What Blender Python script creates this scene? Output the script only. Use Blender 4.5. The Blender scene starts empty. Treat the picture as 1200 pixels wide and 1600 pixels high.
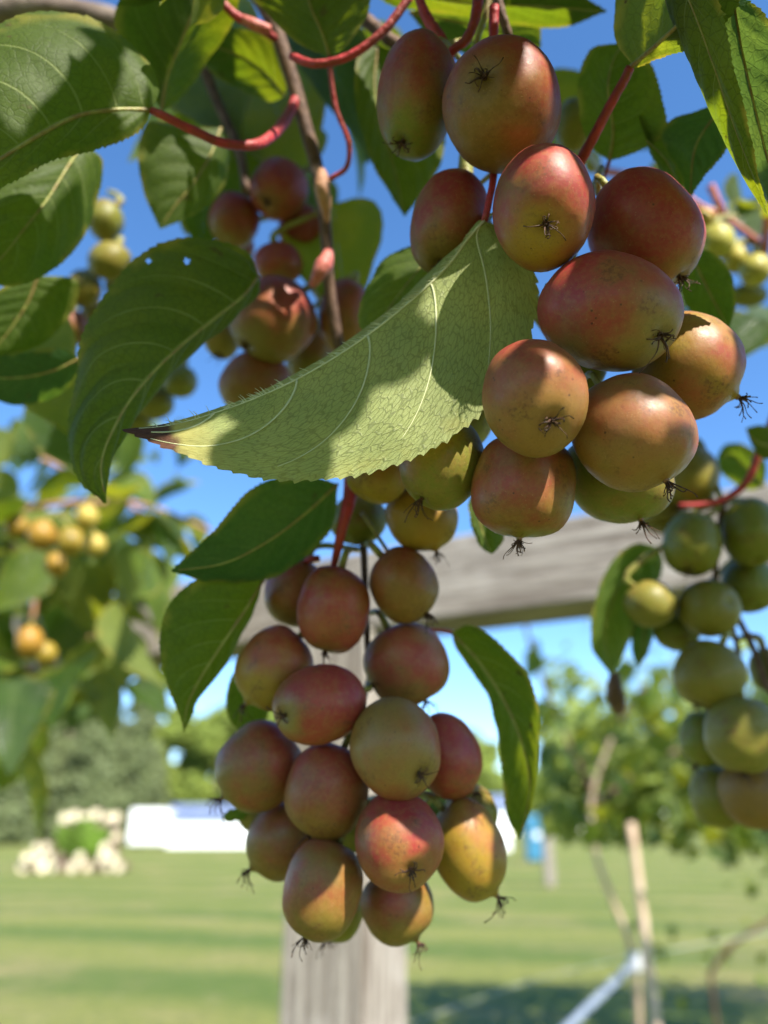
import bpy, math, random
from mathutils import Vector, Matrix, noise
R = random.Random(7)
rad = math.radians

# ------------------------------------------------------------------ camera, sky, sun, exposure
scene = bpy.context.scene
F = 1202.0                      # focal length in photo pixels (1200 x 1600)
PITCH = rad(22.6)
CAM = Vector((0, 0, 1.5))
RT = Vector((1, 0, 0)); FW = Vector((0, math.cos(PITCH), math.sin(PITCH))); UP = Vector((0, -math.sin(PITCH), math.cos(PITCH)))
cd = bpy.data.cameras.new('camera'); cam = bpy.data.objects.new('camera', cd); scene.collection.objects.link(cam)
cam.location = CAM; cam.rotation_euler = (rad(90) + PITCH, 0, 0)
cd.lens = 5.7; cd.sensor_fit = 'VERTICAL'; cd.sensor_height = 5.7 * 1600 / F; cd.sensor_width = 5.7 * 1200 / F
cd.clip_start = 0.01; cd.clip_end = 3000
cd.dof.use_dof = True; cd.dof.focus_distance = 0.168; cd.dof.aperture_fstop = 1.75
scene.camera = cam

SUN = Vector((0.40, -0.63, 0.665)).normalized()        # towards the sun: behind the camera, to the right, high
w = bpy.data.worlds.new('World'); scene.world = w; w.use_nodes = True
nt = w.node_tree; nt.nodes.clear()
sky = nt.nodes.new('ShaderNodeTexSky'); sky.sky_type = 'NISHITA'; sky.sun_disc = False
sky.sun_elevation = math.asin(SUN.z); sky.sun_rotation = math.atan2(SUN.x, SUN.y)
sky.altitude = 200; sky.air_density = 0.85; sky.dust_density = 0.0; sky.ozone_density = 3.5
hs = nt.nodes.new('ShaderNodeHueSaturation'); hs.inputs['Saturation'].default_value = 1.15
bg = nt.nodes.new('ShaderNodeBackground'); bg.inputs[1].default_value = 0.135
wo = nt.nodes.new('ShaderNodeOutputWorld')
nt.links.new(sky.outputs[0], hs.inputs['Color']); nt.links.new(hs.outputs[0], bg.inputs[0]); nt.links.new(bg.outputs[0], wo.inputs[0])
sl = bpy.data.lights.new('sun', 'SUN'); sl.energy = 5.0; sl.angle = rad(0.53); sl.color = (1.0, 0.93, 0.82)
so = bpy.data.objects.new('sun', sl); scene.collection.objects.link(so); so.location = (1, -2, 6)
so.rotation_euler = SUN.to_track_quat('Z', 'Y').to_euler()
scene.view_settings.view_transform = 'Standard'; scene.view_settings.look = 'None'
scene.view_settings.exposure = 1.3; scene.view_settings.gamma = 1.0
scene.render.engine = 'CYCLES'
scene.cycles.max_bounces = 8; scene.cycles.transparent_max_bounces = 8; scene.cycles.use_denoising = True
scene.cycles.sample_clamp_indirect = 6

# ------------------------------------------------------------------ helpers
def at(x, y, d):
    return CAM + d * (FW + RT * ((x - 600) / F) + UP * ((800 - y) / F))
def proj(p):
    q = p - CAM; z = q.dot(FW)
    return (600 + F * q.dot(RT) / z, 800 - F * q.dot(UP) / z, z)
def on_ground(x, y, h=0.0):
    v = FW + RT * ((x - 600) / F) + UP * ((800 - y) / F)
    return CAM + v * ((h - CAM.z) / v.z)
def ground_at(x, dist):         # ground point seen at picture column x (near the horizon) at a distance
    v = FW + RT * ((x - 600) / F) + UP * (-500 / F)
    v.z = 0; v = v * (dist / v.y)
    return Vector((v.x, v.y, 0))
def crom(pts, n):
    pts = [Vector(p) for p in pts]
    if len(pts) == 2: return [pts[0].lerp(pts[1], i / (n - 1)) for i in range(n)]
    seg = [(pts[i + 1] - pts[i]).length for i in range(len(pts) - 1)]
    tot = sum(seg) or 1; out = []
    for i in range(n):
        s = tot * i / (n - 1); k = 0
        while k < len(seg) - 1 and s > seg[k]: s -= seg[k]; k += 1
        t = min(1, s / (seg[k] or 1e-9))
        p1, p2 = pts[k], pts[k + 1]
        p0 = pts[k - 1] if k > 0 else p1 * 2 - p2
        p3 = pts[k + 2] if k + 2 < len(pts) else p2 * 2 - p1
        m1 = (p2 - p0) / ((seg[k - 1] if k > 0 else seg[k]) + seg[k] + 1e-12) * seg[k]
        m2 = (p3 - p1) / ((seg[k + 1] if k + 1 < len(seg) else seg[k]) + seg[k] + 1e-12) * seg[k]
        t2, t3 = t * t, t * t * t
        out.append(p1 * (2 * t3 - 3 * t2 + 1) + m1 * (t3 - 2 * t2 + t) + p2 * (-2 * t3 + 3 * t2) + m2 * (t3 - t2))
    return out
def sstep(a, b, x):
    t = max(0, min(1, (x - a) / (b - a))); return t * t * (3 - 2 * t)
def worldpos(o):
    p = Vector(o.location)
    while o.parent: o = o.parent; p = p + Vector(o.location)
    return p
def mesh_obj(name, verts, faces, mat, parent=None, origin=None, smooth=True, uv=None, attr=None):
    """verts in world space; the object sits at origin (unrotated parents only)"""
    origin = Vector(origin) if origin is not None else Vector(verts[0])
    me = bpy.data.meshes.new(name)
    me.from_pydata([Vector(v) - origin for v in verts], [], faces); me.update()
    if smooth: me.shade_smooth()
    if uv:
        L = me.uv_layers.new(name='UVMap')
        for lp in me.loops: L.data[lp.index].uv = uv[lp.vertex_index]
    if attr:
        for an, vals in attr.items():
            a = me.attributes.new(an, 'FLOAT', 'POINT'); a.data.foreach_set('value', vals)
    me.materials.append(mat)
    o = bpy.data.objects.new(name, me); scene.collection.objects.link(o)
    if parent: o.parent = parent; o.location = origin - worldpos(parent)
    else: o.location = origin
    return o
def empty(name, loc, label, cat, group=None):
    o = bpy.data.objects.new(name, None); scene.collection.objects.link(o); o.location = loc; o.empty_display_size = 0.02
    return tag(o, label, cat, group)
def tag(o, label, cat, group=None):
    o['label'] = label; o['category'] = cat
    if group: o['group'] = group
    return o
def tube_data(pts, radii, n=9, samples=24, bumps=0.0, seed=0):
    c = crom(pts, samples); rr = [x[0] for x in crom([(r, 0, 0) for r in radii], samples)] if len(radii) > 1 else [radii[0]] * samples
    V, Fc = [], []
    t0 = (c[1] - c[0]).normalized(); nrm = t0.orthogonal().normalized()
    for i, p in enumerate(c):
        t = (c[min(i + 1, samples - 1)] - c[max(i - 1, 0)]).normalized()
        nrm = (nrm - t * nrm.dot(t)).normalized(); b = t.cross(nrm)
        for k in range(n):
            a = 2 * math.pi * k / n
            r = rr[i] * (1 + bumps * noise.noise(Vector((i * 0.45, k * 0.8, seed * 3.1))))
            V.append(p + (nrm * math.cos(a) + b * math.sin(a)) * r)
    for i in range(samples - 1):
        for k in range(n):
            Fc.append((i * n + k, i * n + (k + 1) % n, (i + 1) * n + (k + 1) % n, (i + 1) * n + k))
    Fc.append(tuple(range(n - 1, -1, -1))); Fc.append(tuple((samples - 1) * n + k for k in range(n)))
    return V, Fc
def tube(name, pts, radii, mat, parent=None, **kw):
    V, Fc = tube_data(pts, radii, **kw)
    return mesh_obj(name, V, Fc, mat, parent, origin=pts[0])
def ptube(name, px, radii_px, mat, parent=None, **kw):
    """a stem given as picture points with their distance; radii in picture pixels"""
    pts = [at(*p) for p in px]
    rs = [r * p[2] / F for r, p in zip(radii_px if len(radii_px) > 1 else radii_px * len(px), px)]
    return tube(name, pts, rs, mat, parent, **kw)
def box_data(c, ax, ay, az, hx, hy, hz, bev=0.0):
    V = []
    for sx in (-1, 1):
        for sy in (-1, 1):
            for sz in (-1, 1): V.append(Vector(c) + ax * (hx * sx) + ay * (hy * sy) + az * (hz * sz))
    return V, [(0, 1, 3, 2), (4, 6, 7, 5), (0, 4, 5, 1), (2, 3, 7, 6), (0, 2, 6, 4), (1, 5, 7, 3)]
X, Y, Z = Vector((1, 0, 0)), Vector((0, 1, 0)), Vector((0, 0, 1))
def box(name, c, h, mat, parent=None, axes=(X, Y, Z), bevel=0):
    V, Fc = box_data(c, *axes, *h)
    o = mesh_obj(name, V, Fc, mat, parent, origin=c, smooth=False)
    if bevel:
        m = o.modifiers.new('b', 'BEVEL'); m.width = bevel; m.segments = 2
    return o

# ------------------------------------------------------------------ materials
class NT:
    def __init__(s, name):
        s.m = bpy.data.materials.new(name); s.m.use_nodes = True; s.t = s.m.node_tree; s.t.nodes.clear()
        s.out = s.n('OutputMaterial')
    def n(s, kind, **kw):
        x = s.t.nodes.new('ShaderNode' + kind)
        for k, v in kw.items(): setattr(x, k, v)
        return x
    def l(s, a, b): s.t.links.new(a, b)
    def put(s, inp, v):
        if hasattr(v, 'is_linked'): s.l(v, inp)
        elif v is not None:
            if isinstance(v, (tuple, list)) and len(v) == 3 and inp.type == 'RGBA': v = (*v, 1)
            inp.default_value = v
    def math(s, op, a, b=None, c=None, clamp=False):
        x = s.n('Math', operation=op); x.use_clamp = clamp
        s.put(x.inputs[0], a); s.put(x.inputs[1], b); s.put(x.inputs[2], c); return x.outputs[0]
    def ramp(s, v, a, b, lo=0.0, hi=1.0):
        x = s.n('MapRange'); x.interpolation_type = 'SMOOTHSTEP'
        s.put(x.inputs[0], v); s.put(x.inputs[1], a); s.put(x.inputs[2], b); s.put(x.inputs[3], lo); s.put(x.inputs[4], hi); return x.outputs[0]
    def mix(s, f, a, b, mode='MIX'):
        x = s.n('Mix', data_type='RGBA', blend_type=mode); s.put(x.inputs[0], f); s.put(x.inputs[6], a); s.put(x.inputs[7], b); return x.outputs[2]
    def noise(s, vec, scale, detail=3, rough=0.55, dim='3D'):
        x = s.n('TexNoise'); s.put(x.inputs['Vector'], vec); x.inputs['Scale'].default_value = scale
        x.inputs['Detail'].default_value = detail; x.inputs['Roughness'].default_value = rough; return x.outputs[0]
    def vor(s, vec, scale, feature='F1'):
        x = s.n('TexVoronoi', feature=feature); s.put(x.inputs['Vector'], vec); x.inputs['Scale'].default_value = scale; return x.outputs['Distance']
    def bump(s, h, strength, dist, normal=None):
        x = s.n('Bump'); x.inputs['Strength'].default_value = strength; x.inputs['Distance'].default_value = dist
        s.l(h, x.inputs['Height'])
        if normal: s.l(normal, x.inputs['Normal'])
        return x.outputs[0]
    def bsdf(s, color, rough=0.5, spec=0.4, normal=None, **kw):
        x = s.n('BsdfPrincipled'); s.put(x.inputs['Base Color'], color); s.put(x.inputs['Roughness'], rough)
        x.inputs['Specular IOR Level'].default_value = spec
        if normal: s.l(normal, x.inputs['Normal'])
        for k, v in kw.items(): s.put(x.inputs[k.replace('_', ' ')], v)
        return x.outputs[0]
    def done(s, sh): s.l(sh, s.out.inputs[0]); return s.m

def mat_berry():
    m = NT('berry_skin')
    tc = m.n('TexCoord').outputs['Object']; oi = m.n('ObjectInfo')
    off = m.n('VectorMath', operation='ADD'); m.l(tc, off.inputs[0])
    sc = m.n('VectorMath', operation='SCALE'); sc.inputs[0].default_value = (1.3, 2.1, 0.7); m.l(oi.outputs['Random'], sc.inputs['Scale']); m.l(sc.outputs[0], off.inputs[1])
    v = off.outputs[0]
    bl = m.n('Attribute', attribute_name='blush').outputs['Fac']
    nb = m.noise(v, 160, 5, 0.62); b = m.math('ADD', bl, m.math('MULTIPLY', m.math('SUBTRACT', nb, 0.5), 0.75))
    b = m.ramp(b, 0.05, 0.95)
    red = m.mix(m.ramp(m.noise(v, 90, 2), 0.3, 0.7), (0.25, 0.020, 0.023), (0.30, 0.048, 0.031))
    col = m.mix(b, oi.outputs['Color'], red)
    mott = m.noise(v, 700, 4, 0.65)
    col = m.mix(m.ramp(mott, 0.40, 0.68, 0.0, 0.30), col, (0.29, 0.16, 0.045))
    grn = m.noise(v, 55, 4, 0.6); col = m.mix(m.math('MULTIPLY', m.ramp(grn, 0.5, 0.68), 0.4), col, (0.17, 0.15, 0.022))
    col = m.mix(m.ramp(m.noise(v, 1700, 2), 0.54, 0.68, 0.0, 0.24), col, (0.085, 0.05, 0.014))
    pale = m.math('MULTIPLY', m.ramp(m.vor(v, 1300), 0.10, 0.2, 1, 0), m.ramp(m.noise(v, 260, 2), 0.45, 0.6)); col = m.mix(m.math('MULTIPLY', pale, 0.38), col, (0.42, 0.28, 0.13))
    # russet patches, stretched scuffs and pin-prick lenticels
    sp = m.math('MULTIPLY', m.ramp(m.noise(v, 110, 3), 0.54, 0.66), m.ramp(m.noise(v, 1000, 4, 0.7), 0.46, 0.62))
    col = m.mix(m.math('MULTIPLY', sp, 0.72), col, (0.115, 0.045, 0.02))
    dots = m.math('MULTIPLY', m.ramp(m.vor(v, 420), 0.09, 0.13, 1, 0), m.ramp(m.noise(v, 200, 1), 0.52, 0.6))
    col = m.mix(m.math('MULTIPLY', dots, 0.75), col, (0.05, 0.02, 0.012))
    h = m.math('ADD', m.math('MULTIPLY', m.noise(v, 500, 3), 0.7), m.math('MULTIPLY', mott, 0.4))
    nm = m.bump(h, 0.2, 0.0005)
    rg = m.ramp(m.noise(v, 300, 3), 0.3, 0.7, 0.40, 0.56)
    sh = m.bsdf(col, rg, 0.38, nm, Subsurface_Weight=0.22, Subsurface_Radius=(0.6, 0.3, 0.12), Subsurface_Scale=0.004)
    return m.done(sh)

def mat_leaf(name, top, under, trans, scale, nv=7.0, tip=None, wear=0.5, tw=0.40, rough_top=0.36, fine=True, netk=0.35, vs=0.32, dims=None):
    """scale: reticulation cells per object unit"""
    m = NT(name)
    tcn = m.n('TexCoord'); oc = tcn.outputs['Object']; oi = m.n('ObjectInfo')
    off = m.n('VectorMath', operation='ADD'); m.l(oc, off.inputs[0])
    sc = m.n('VectorMath', operation='SCALE'); sc.inputs[0].default_value = (3.3, 5.1, 1.7); m.l(oi.outputs['Random'], sc.inputs['Scale']); m.l(sc.outputs[0], off.inputs[1])
    v = off.outputs[0]
    sx = m.n('SeparateXYZ'); m.l(tcn.outputs['UV'], sx.inputs[0]); s_, t_ = sx.outputs[0], m.math('ABSOLUTE', sx.outputs[1])
    q = m.math('SUBTRACT', s_, m.math('MULTIPLY', m.math('POWER', t_, 1.2), vs))
    fr = m.math('PINGPONG', m.math('MULTIPLY', q, nv), 0.5)
    wob = m.noise(v, scale * 0.2, 2)
    fr = m.math('ADD', fr, m.math('MULTIPLY', m.math('SUBTRACT', wob, 0.5), 0.05))
    wid = m.ramp(t_, 0.0, 1.0, 0.036, 0.012)
    sec = m.math('SUBTRACT', 1, m.math('DIVIDE', fr, wid), clamp=True); sec = m.ramp(sec, 0.0, 0.5)
    sec = m.math('MULTIPLY', sec, m.ramp(t_, 0.72, 0.95, 1, 0))
    mid = m.ramp(t_, 0.012, 0.03, 1, 0)
    vein = m.math('MAXIMUM', sec, mid)
    geo = m.n('NewGeometry'); back = geo.outputs['Backfacing']
    nvec = v
    if dims:
        cb = m.n('CombineXYZ'); m.l(m.math('MULTIPLY', q, dims[0]), cb.inputs[0]); m.l(m.math('MULTIPLY', t_, dims[1]), cb.inputs[1]); nvec = cb.outputs[0]
    wv = m.n('VectorMath', operation='ADD'); m.l(nvec, wv.inputs[0])
    nz = m.n('TexNoise'); m.l(v, nz.inputs['Vector']); nz.inputs['Scale'].default_value = scale * 0.9; nz.inputs['Detail'].default_value = 2
    ws = m.n('VectorMath', operation='SCALE'); m.l(nz.outputs['Color'], ws.inputs[0]); ws.inputs['Scale'].default_value = 0.35 / scale; m.l(ws.outputs[0], wv.inputs[1])
    e1 = m.vor(wv.outputs[0], scale, 'DISTANCE_TO_EDGE'); e2 = m.vor(wv.outputs[0], scale * 2.3, 'DISTANCE_TO_EDGE')
    net = m.ramp(e1, 0.01, 0.10, 1, 0)
    net2 = m.math('MULTIPLY', m.ramp(e2, 0.01, 0.09, 1, 0), 0.45)
    netm = m.math('MAXIMUM', net, net2)
    big = m.noise(v, scale * 0.09, 4)
    ct = m.mix(m.ramp(big, 0.3, 0.7), top, tuple(c * 1.5 for c in top))
    cu = m.mix(m.ramp(big, 0.3, 0.7), under, tuple(c * 1.25 for c in under))
    col = m.mix(back, ct, cu)
    col = m.mix(m.math('MULTIPLY', netm, m.math('MULTIPLY_ADD', back, 0.55 * netk, 0.22 * netk)), col, tuple(c * 0.3 for c in under))
    col = m.mix(m.math('MULTIPLY', vein, m.math('MULTIPLY_ADD', back, 0.35, 0.3)), col, (0.26, 0.31, 0.11))
    tcol = m.mix(m.ramp(big, 0.35, 0.7), trans, (trans[0] * 1.5, trans[1] * 1.15, trans[2]))
    tcol = m.mix(m.math('MULTIPLY', m.math('MAXIMUM', netm, vein), 0.35), tcol, tuple(c * 0.4 for c in trans))
    if wear:      # yellowing and browning towards the margin, in blotches
        ed = m.math('MULTIPLY', m.ramp(t_, 0.80, 1.0), m.ramp(m.noise(v, scale * 0.22, 3), 0.42, 0.62))
        col = m.mix(m.math('MULTIPLY', ed, wear), col, (0.34, 0.28, 0.045)); tcol = m.mix(m.math('MULTIPLY', ed, wear), tcol, (0.5, 0.4, 0.03))
        bs = m.math('MULTIPLY', m.ramp(m.noise(v, scale * 0.5, 3), 0.68, 0.74), wear)
        col = m.mix(bs, col, (0.10, 0.05, 0.02)); tcol = m.mix(bs, tcol, (0.05, 0.02, 0.01))
    if tip:       # dried tip
        tt = m.math('ADD', s_, m.math('MULTIPLY', m.math('SUBTRACT', m.noise(v, scale * 0.6, 4), 0.5), 0.045))
        yl = m.ramp(tt, tip - 0.10, tip); br = m.ramp(tt, tip - 0.008, tip + 0.022)
        col = m.mix(m.math('MULTIPLY', yl, 0.55), col, (0.48, 0.40, 0.12)); col = m.mix(br, col, m.mix(m.noise(v, scale * 1.2, 3), (0.05, 0.02, 0.012), (0.20, 0.09, 0.05)))
        tcol = m.mix(m.math('MULTIPLY', yl, 0.6), tcol, (0.7, 0.55, 0.12)); tcol = m.mix(br, tcol, (0.03, 0.012, 0.006))
    h = m.math('SUBTRACT', m.math('MULTIPLY', vein, 0.5), m.math('MULTIPLY', netm, 0.5 * netk))
    sgn = m.math('MULTIPLY_ADD', back, 0.0, 1.0)
    nm = m.bump(m.math('MULTIPLY', h, sgn), 0.5 if fine else 0.35, 0.28 / scale)
    rg = m.math('MULTIPLY_ADD', back, 0.22, rough_top)
    p = m.bsdf(col, rg, 0.3, nm)
    tr = m.n('BsdfTranslucent'); m.l(tcol, tr.inputs[0]); m.l(nm, tr.inputs['Normal'])
    mx = m.n('MixShader'); mx.inputs[0].default_value = tw; m.l(p, mx.inputs[1]); m.l(tr.outputs[0], mx.inputs[2])
    return m.done(mx.outputs[0])

def mat_stem(name, a, b, scale=300, rough=0.5, streak=None):
    m = NT(name); oc = m.n('TexCoord').outputs['Object']
    n1 = m.noise(oc, scale, 4, 0.6)
    col = m.mix(m.ramp(n1, 0.35, 0.65), a, b)
    if streak: col = m.mix(m.ramp(m.noise(oc, scale * 4, 3), 0.6, 0.7, 0, 0.7), col, streak)
    nm = m.bump(m.noise(oc, scale * 3, 4), 0.4, 0.3 / scale)
    return m.done(m.bsdf(col, rough, 0.4, nm))

def mat_simple(name, a, b, scale, rough=0.7, spec=0.3, bump=0.0, bdist=0.01, coord='Object'):
    m = NT(name); oc = m.n('TexCoord').outputs[coord]
    n1 = m.noise(oc, scale, 4, 0.6); col = m.mix(m.ramp(n1, 0.3, 0.7), a, b)
    nm = m.bump(m.noise(oc, scale * 3, 4), bump, bdist) if bump else None
    return m.done(m.bsdf(col, rough, spec, nm))

def mat_wood():
    m = NT('weathered_wood'); oc = m.n('TexCoord').outputs['Object']
    mp = m.n('Mapping'); m.l(oc, mp.inputs[0]); mp.inputs['Scale'].default_value = (1.0, 16.0, 16.0)
    v = mp.outputs[0]
    g = m.noise(v, 5.0, 5, 0.6); g2 = m.noise(v, 22, 3, 0.6)
    col = m.mix(m.ramp(g, 0.33, 0.67), (0.145, 0.12, 0.098), (0.35, 0.315, 0.27))
    col = m.mix(m.ramp(g2, 0.5, 0.68, 0, 0.7), col, (0.085, 0.065, 0.048))
    col = m.mix(m.ramp(m.noise(oc, 9, 3), 0.5, 0.75, 0, 0.45), col, (0.46, 0.43, 0.385))
    nm = m.bump(m.math('ADD', g, m.math('MULTIPLY', g2, 0.5)), 0.5, 0.004)
    return m.done(m.bsdf(col, 0.85, 0.2, nm))

def mat_grass():
    m = NT('mown_grass'); oc = m.n('TexCoord').outputs['Object']
    sx = m.n('SeparateXYZ'); m.l(oc, sx.inputs[0])
    q = m.math('ADD', m.math('MULTIPLY', sx.outputs[0], 0.25), m.math('MULTIPLY', sx.outputs[1], 0.97))
    q = m.math('ADD', q, m.math('MULTIPLY', m.noise(oc, 0.12, 2), 2.5))
    st = m.math('SINE', m.math('MULTIPLY', q, 2 * math.pi / 3.6)); st = m.ramp(st, -0.7, 0.7)
    c1 = m.mix(st, (0.122, 0.172, 0.034), (0.235, 0.248, 0.060))
    c2 = m.mix(m.ramp(m.noise(oc, 0.35, 4, 0.6), 0.47, 0.72), c1, (0.33, 0.28, 0.115))
    c3 = m.mix(m.ramp(m.noise(oc, 9, 4, 0.65), 0.35, 0.7, 0, 0.6), c2, (0.05, 0.085, 0.018))
    c3 = m.mix(m.ramp(m.noise(oc, 2.2, 3), 0.55, 0.75, 0, 0.5), c3, (0.34, 0.30, 0.13))
    nm = m.bump(m.noise(oc, 60, 4, 0.7), 0.8, 0.03)
    return m.done(m.bsdf(c3, 0.85, 0.15, nm))

BERRY = mat_berry()
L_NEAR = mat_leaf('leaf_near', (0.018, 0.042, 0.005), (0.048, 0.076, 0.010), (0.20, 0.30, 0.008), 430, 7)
L_HERO = mat_leaf('leaf_pale_underside', (0.028, 0.075, 0.018), (0.250, 0.290, 0.105), (0.46, 0.52, 0.08), 600, 5, tip=0.895, wear=0.25, tw=0.36, netk=0.75, vs=0.42, dims=(0.105, 0.036))
L_BLUE = mat_leaf('leaf_dark_upper', (0.015, 0.044, 0.014), (0.044, 0.085, 0.02), (0.14, 0.26, 0.02), 430, 7, rough_top=0.40)
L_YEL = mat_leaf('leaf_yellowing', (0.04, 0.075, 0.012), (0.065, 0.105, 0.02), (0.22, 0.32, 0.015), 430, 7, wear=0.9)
L_GEN = mat_leaf('leaf_vine', (0.020, 0.048, 0.007), (0.055, 0.09, 0.016), (0.17, 0.26, 0.010), 34, 7, wear=0.5, fine=False)  # dark against the lighter leaf tone, standing in for shadowed leaves
L_GENY = mat_leaf('leaf_vine_light', (0.065, 0.105, 0.014), (0.12, 0.155, 0.03), (0.34, 0.40, 0.018), 34, 7, wear=0.7, fine=False)
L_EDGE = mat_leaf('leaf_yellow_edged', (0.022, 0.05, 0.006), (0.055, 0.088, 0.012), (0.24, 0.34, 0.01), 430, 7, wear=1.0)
L_PALE = mat_leaf('leaf_blue_green_upper', (0.050, 0.115, 0.065), (0.06, 0.11, 0.04), (0.16, 0.28, 0.04), 430, 7, rough_top=0.42)
S_RED = mat_stem('petiole_red', (0.40, 0.035, 0.042), (0.24, 0.032, 0.026), 160, 0.5, streak=(0.16, 0.055, 0.022))
S_PINK = mat_stem('petiole_pink', (0.50, 0.17, 0.13), (0.42, 0.10, 0.085), 250, 0.45)
S_YG = mat_stem('petiole_green', (0.28, 0.30, 0.07), (0.22, 0.16, 0.05), 250, 0.45)
S_BRN = mat_stem('cane_bark', (0.075, 0.040, 0.026), (0.14, 0.078, 0.05), 260, 0.7, streak=(0.26, 0.17, 0.10))
S_TAN = mat_stem('cane_pale', (0.42, 0.22, 0.12), (0.30, 0.15, 0.08), 260, 0.6)
TUFT = mat_simple('dried_flower', (0.016, 0.009, 0.006), (0.12, 0.055, 0.032), 900, 0.6, 0.3)
NECK = mat_simple('berry_neck', (0.24, 0.10, 0.055), (0.16, 0.13, 0.04), 500, 0.5, 0.3)
HAIR = mat_simple('leaf_hair', (0.44, 0.47, 0.25), (0.52, 0.53, 0.32), 500, 0.5, 0.3)
WOOD = mat_wood(); GRASS = mat_grass()

# ------------------------------------------------------------------ setting: lawn
V, Fc = [], []
n = 48
for i in range(n + 1):
    for j in range(n + 1):
        x, y = -600 + 1200 * i / n, -300 + 1500 * j / n
        V.append(Vector((x, y, 0)))
for i in range(n):
    for j in range(n): a = i * (n + 1) + j; Fc.append((a, a + n + 1, a + n + 2, a + 1))
o = mesh_obj('lawn', V, Fc, GRASS, origin=(0, 0, 0)); o['kind'] = 'structure'; o['label'] = 'sunlit mown lawn with pale mowing stripes'

# ------------------------------------------------------------------ pergola: post and beam
BD = Vector((-0.893, 0.451, 0)).normalized(); BN = Vector((-BD.y, BD.x, 0)) * 1.0
if BN.y > 0: BN = -BN
pc = at(540, 1500, 1.03)
postc = Vector((pc.x, pc.y, 0))
perg = empty('pergola', postc, 'weathered grey timber post and beam behind the hanging berry bunches', 'pergola')
ztop = at(560, 940, 1.0).z
def timber(name, c, ax, half, long_half, parent, zax=Z, bevel=0.004):
    """box whose long axis is local X so the grain runs along it"""
    ay = zax.cross(ax).normalized() if abs(zax.dot(ax)) < 0.9 else BD
    az = ax.cross(ay)
    me = bpy.data.meshes.new(name); V, Fc = box_data((0, 0, 0), X, Y, Z, long_half, half[0], half[1]); me.from_pydata(V, [], Fc); me.materials.append(WOOD)
    o = bpy.data.objects.new(name, me); scene.collection.objects.link(o)
    M = Matrix((ax, ay, az)).transposed().to_4x4(); M.translation = Vector(c) - worldpos(parent)
    o.parent = parent; o.matrix_local = M
    b = o.modifiers.new('b', 'BEVEL'); b.width = bevel; b.segments = 2
    return o
timber('post', (postc.x, postc.y, ztop / 2), Z, (0.062, 0.062), ztop / 2, perg)
timber('beam', Vector((postc.x, postc.y, ztop + 0.062)) + BD * 0.0, BD, (0.05, 0.06), 2.6, perg)
timber('post', (postc.x + BD.x * 2.45, postc.y + BD.y * 2.45, ztop / 2), Z, (0.062, 0.062), ztop / 2, perg)

# ------------------------------------------------------------------ far background: trees, buildings, logs
def leaf_cloud(name, blobs, n, size, mat, parent, seed, flat=0.0):
    rr = random.Random(seed); V, Fc = [], []; tot = sum(b[3] ** 2 for b in blobs)
    for (bx, by, bz, br) in blobs:
        k = int(n * br * br / tot)
        for _ in range(k):
            d = Vector((rr.gauss(0, 1), rr.gauss(0, 1), rr.gauss(0, 1))).normalized()
            p = Vector((bx, by, bz)) + d * br * (rr.random() ** 0.35) * (1 + 0.25 * noise.noise(d * 2.3 + Vector((bx, by, bz))))
            u = Vector((rr.gauss(0, 1), rr.gauss(0, 1), rr.gauss(0, 1))).normalized(); v_ = u.orthogonal().normalized()
            s = size * rr.uniform(0.6, 1.4); a = len(V)
            V += [p - u * s, p + v_ * s * 0.55, p + u * s, p - v_ * s * 0.55]; Fc.append((a, a + 1, a + 2, a + 3))
    return mesh_obj(name, V, Fc, mat, parent, origin=worldpos(parent), smooth=False)
def mat_foliage(name, c, t, sc=0.9):
    m = NT(name); oc = m.n('TexCoord').outputs['Object']
    col = m.mix(m.ramp(m.noise(oc, sc, 4), 0.35, 0.65), c, tuple(x * 2.0 for x in c))
    p = m.bsdf(col, 0.6, 0.3); tr = m.n('BsdfTranslucent'); tr.inputs[0].default_value = (*t, 1)
    mx = m.n('MixShader'); mx.inputs[0].default_value = 0.3; m.l(p, mx.inputs[1]); m.l(tr.outputs[0], mx.inputs[2]); return m.done(mx.outputs[0])
F_CON = mat_foliage('conifer_needles', (0.105, 0.13, 0.055), (0.13, 0.17, 0.05))
F_DEC = mat_foliage('broadleaf', (0.14, 0.18, 0.035), (0.26, 0.34, 0.05))
BARKF = mat_simple('tree_bark', (0.16, 0.115, 0.10), (0.24, 0.18, 0.16), 3, 0.9)
def far_tree(x, dist, h, r, kind, label, seed):
    b = ground_at(x, dist); rr = random.Random(seed)
    t = empty('conifer_tree' if kind == 'c' else 'broadleaf_tree', b, label, 'tree', 'trees beyond the lawn')
    tube('trunk', [b + Z * -0.2, b + Vector((rr.uniform(-.2, .2), 0, h * .45)), b + Z * (h * 0.92)], [r * .07, r * .055, r * .015], BARKF, t, n=8, samples=10)
    blobs = []
    if kind == 'c':
        for k in range(16):
            f = k / 15; rk = r * (1 - f) ** 0.8 * 0.62 + 0.25
            for q in range(5 if f < .8 else 2):
                a = rr.uniform(0, 6.28); blobs.append((b.x + math.cos(a) * rk * .8, b.y + math.sin(a) * rk * .8, h * (0.06 + 0.92 * f), rk * .62))
    else:
        for k in range(22):
            a = rr.uniform(0, 6.28); f = rr.random(); rk = r * math.sqrt(max(0.05, 1 - (2 * f - 0.9) ** 2))
            blobs.append((b.x + math.cos(a) * rk * .6, b.y + math.sin(a) * rk * .6, h * (0.22 + 0.66 * f), r * rr.uniform(.3, .5)))
    leaf_cloud('crown', blobs, 14000, 0.5, F_CON if kind == 'c' else F_DEC, t, seed)
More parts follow.
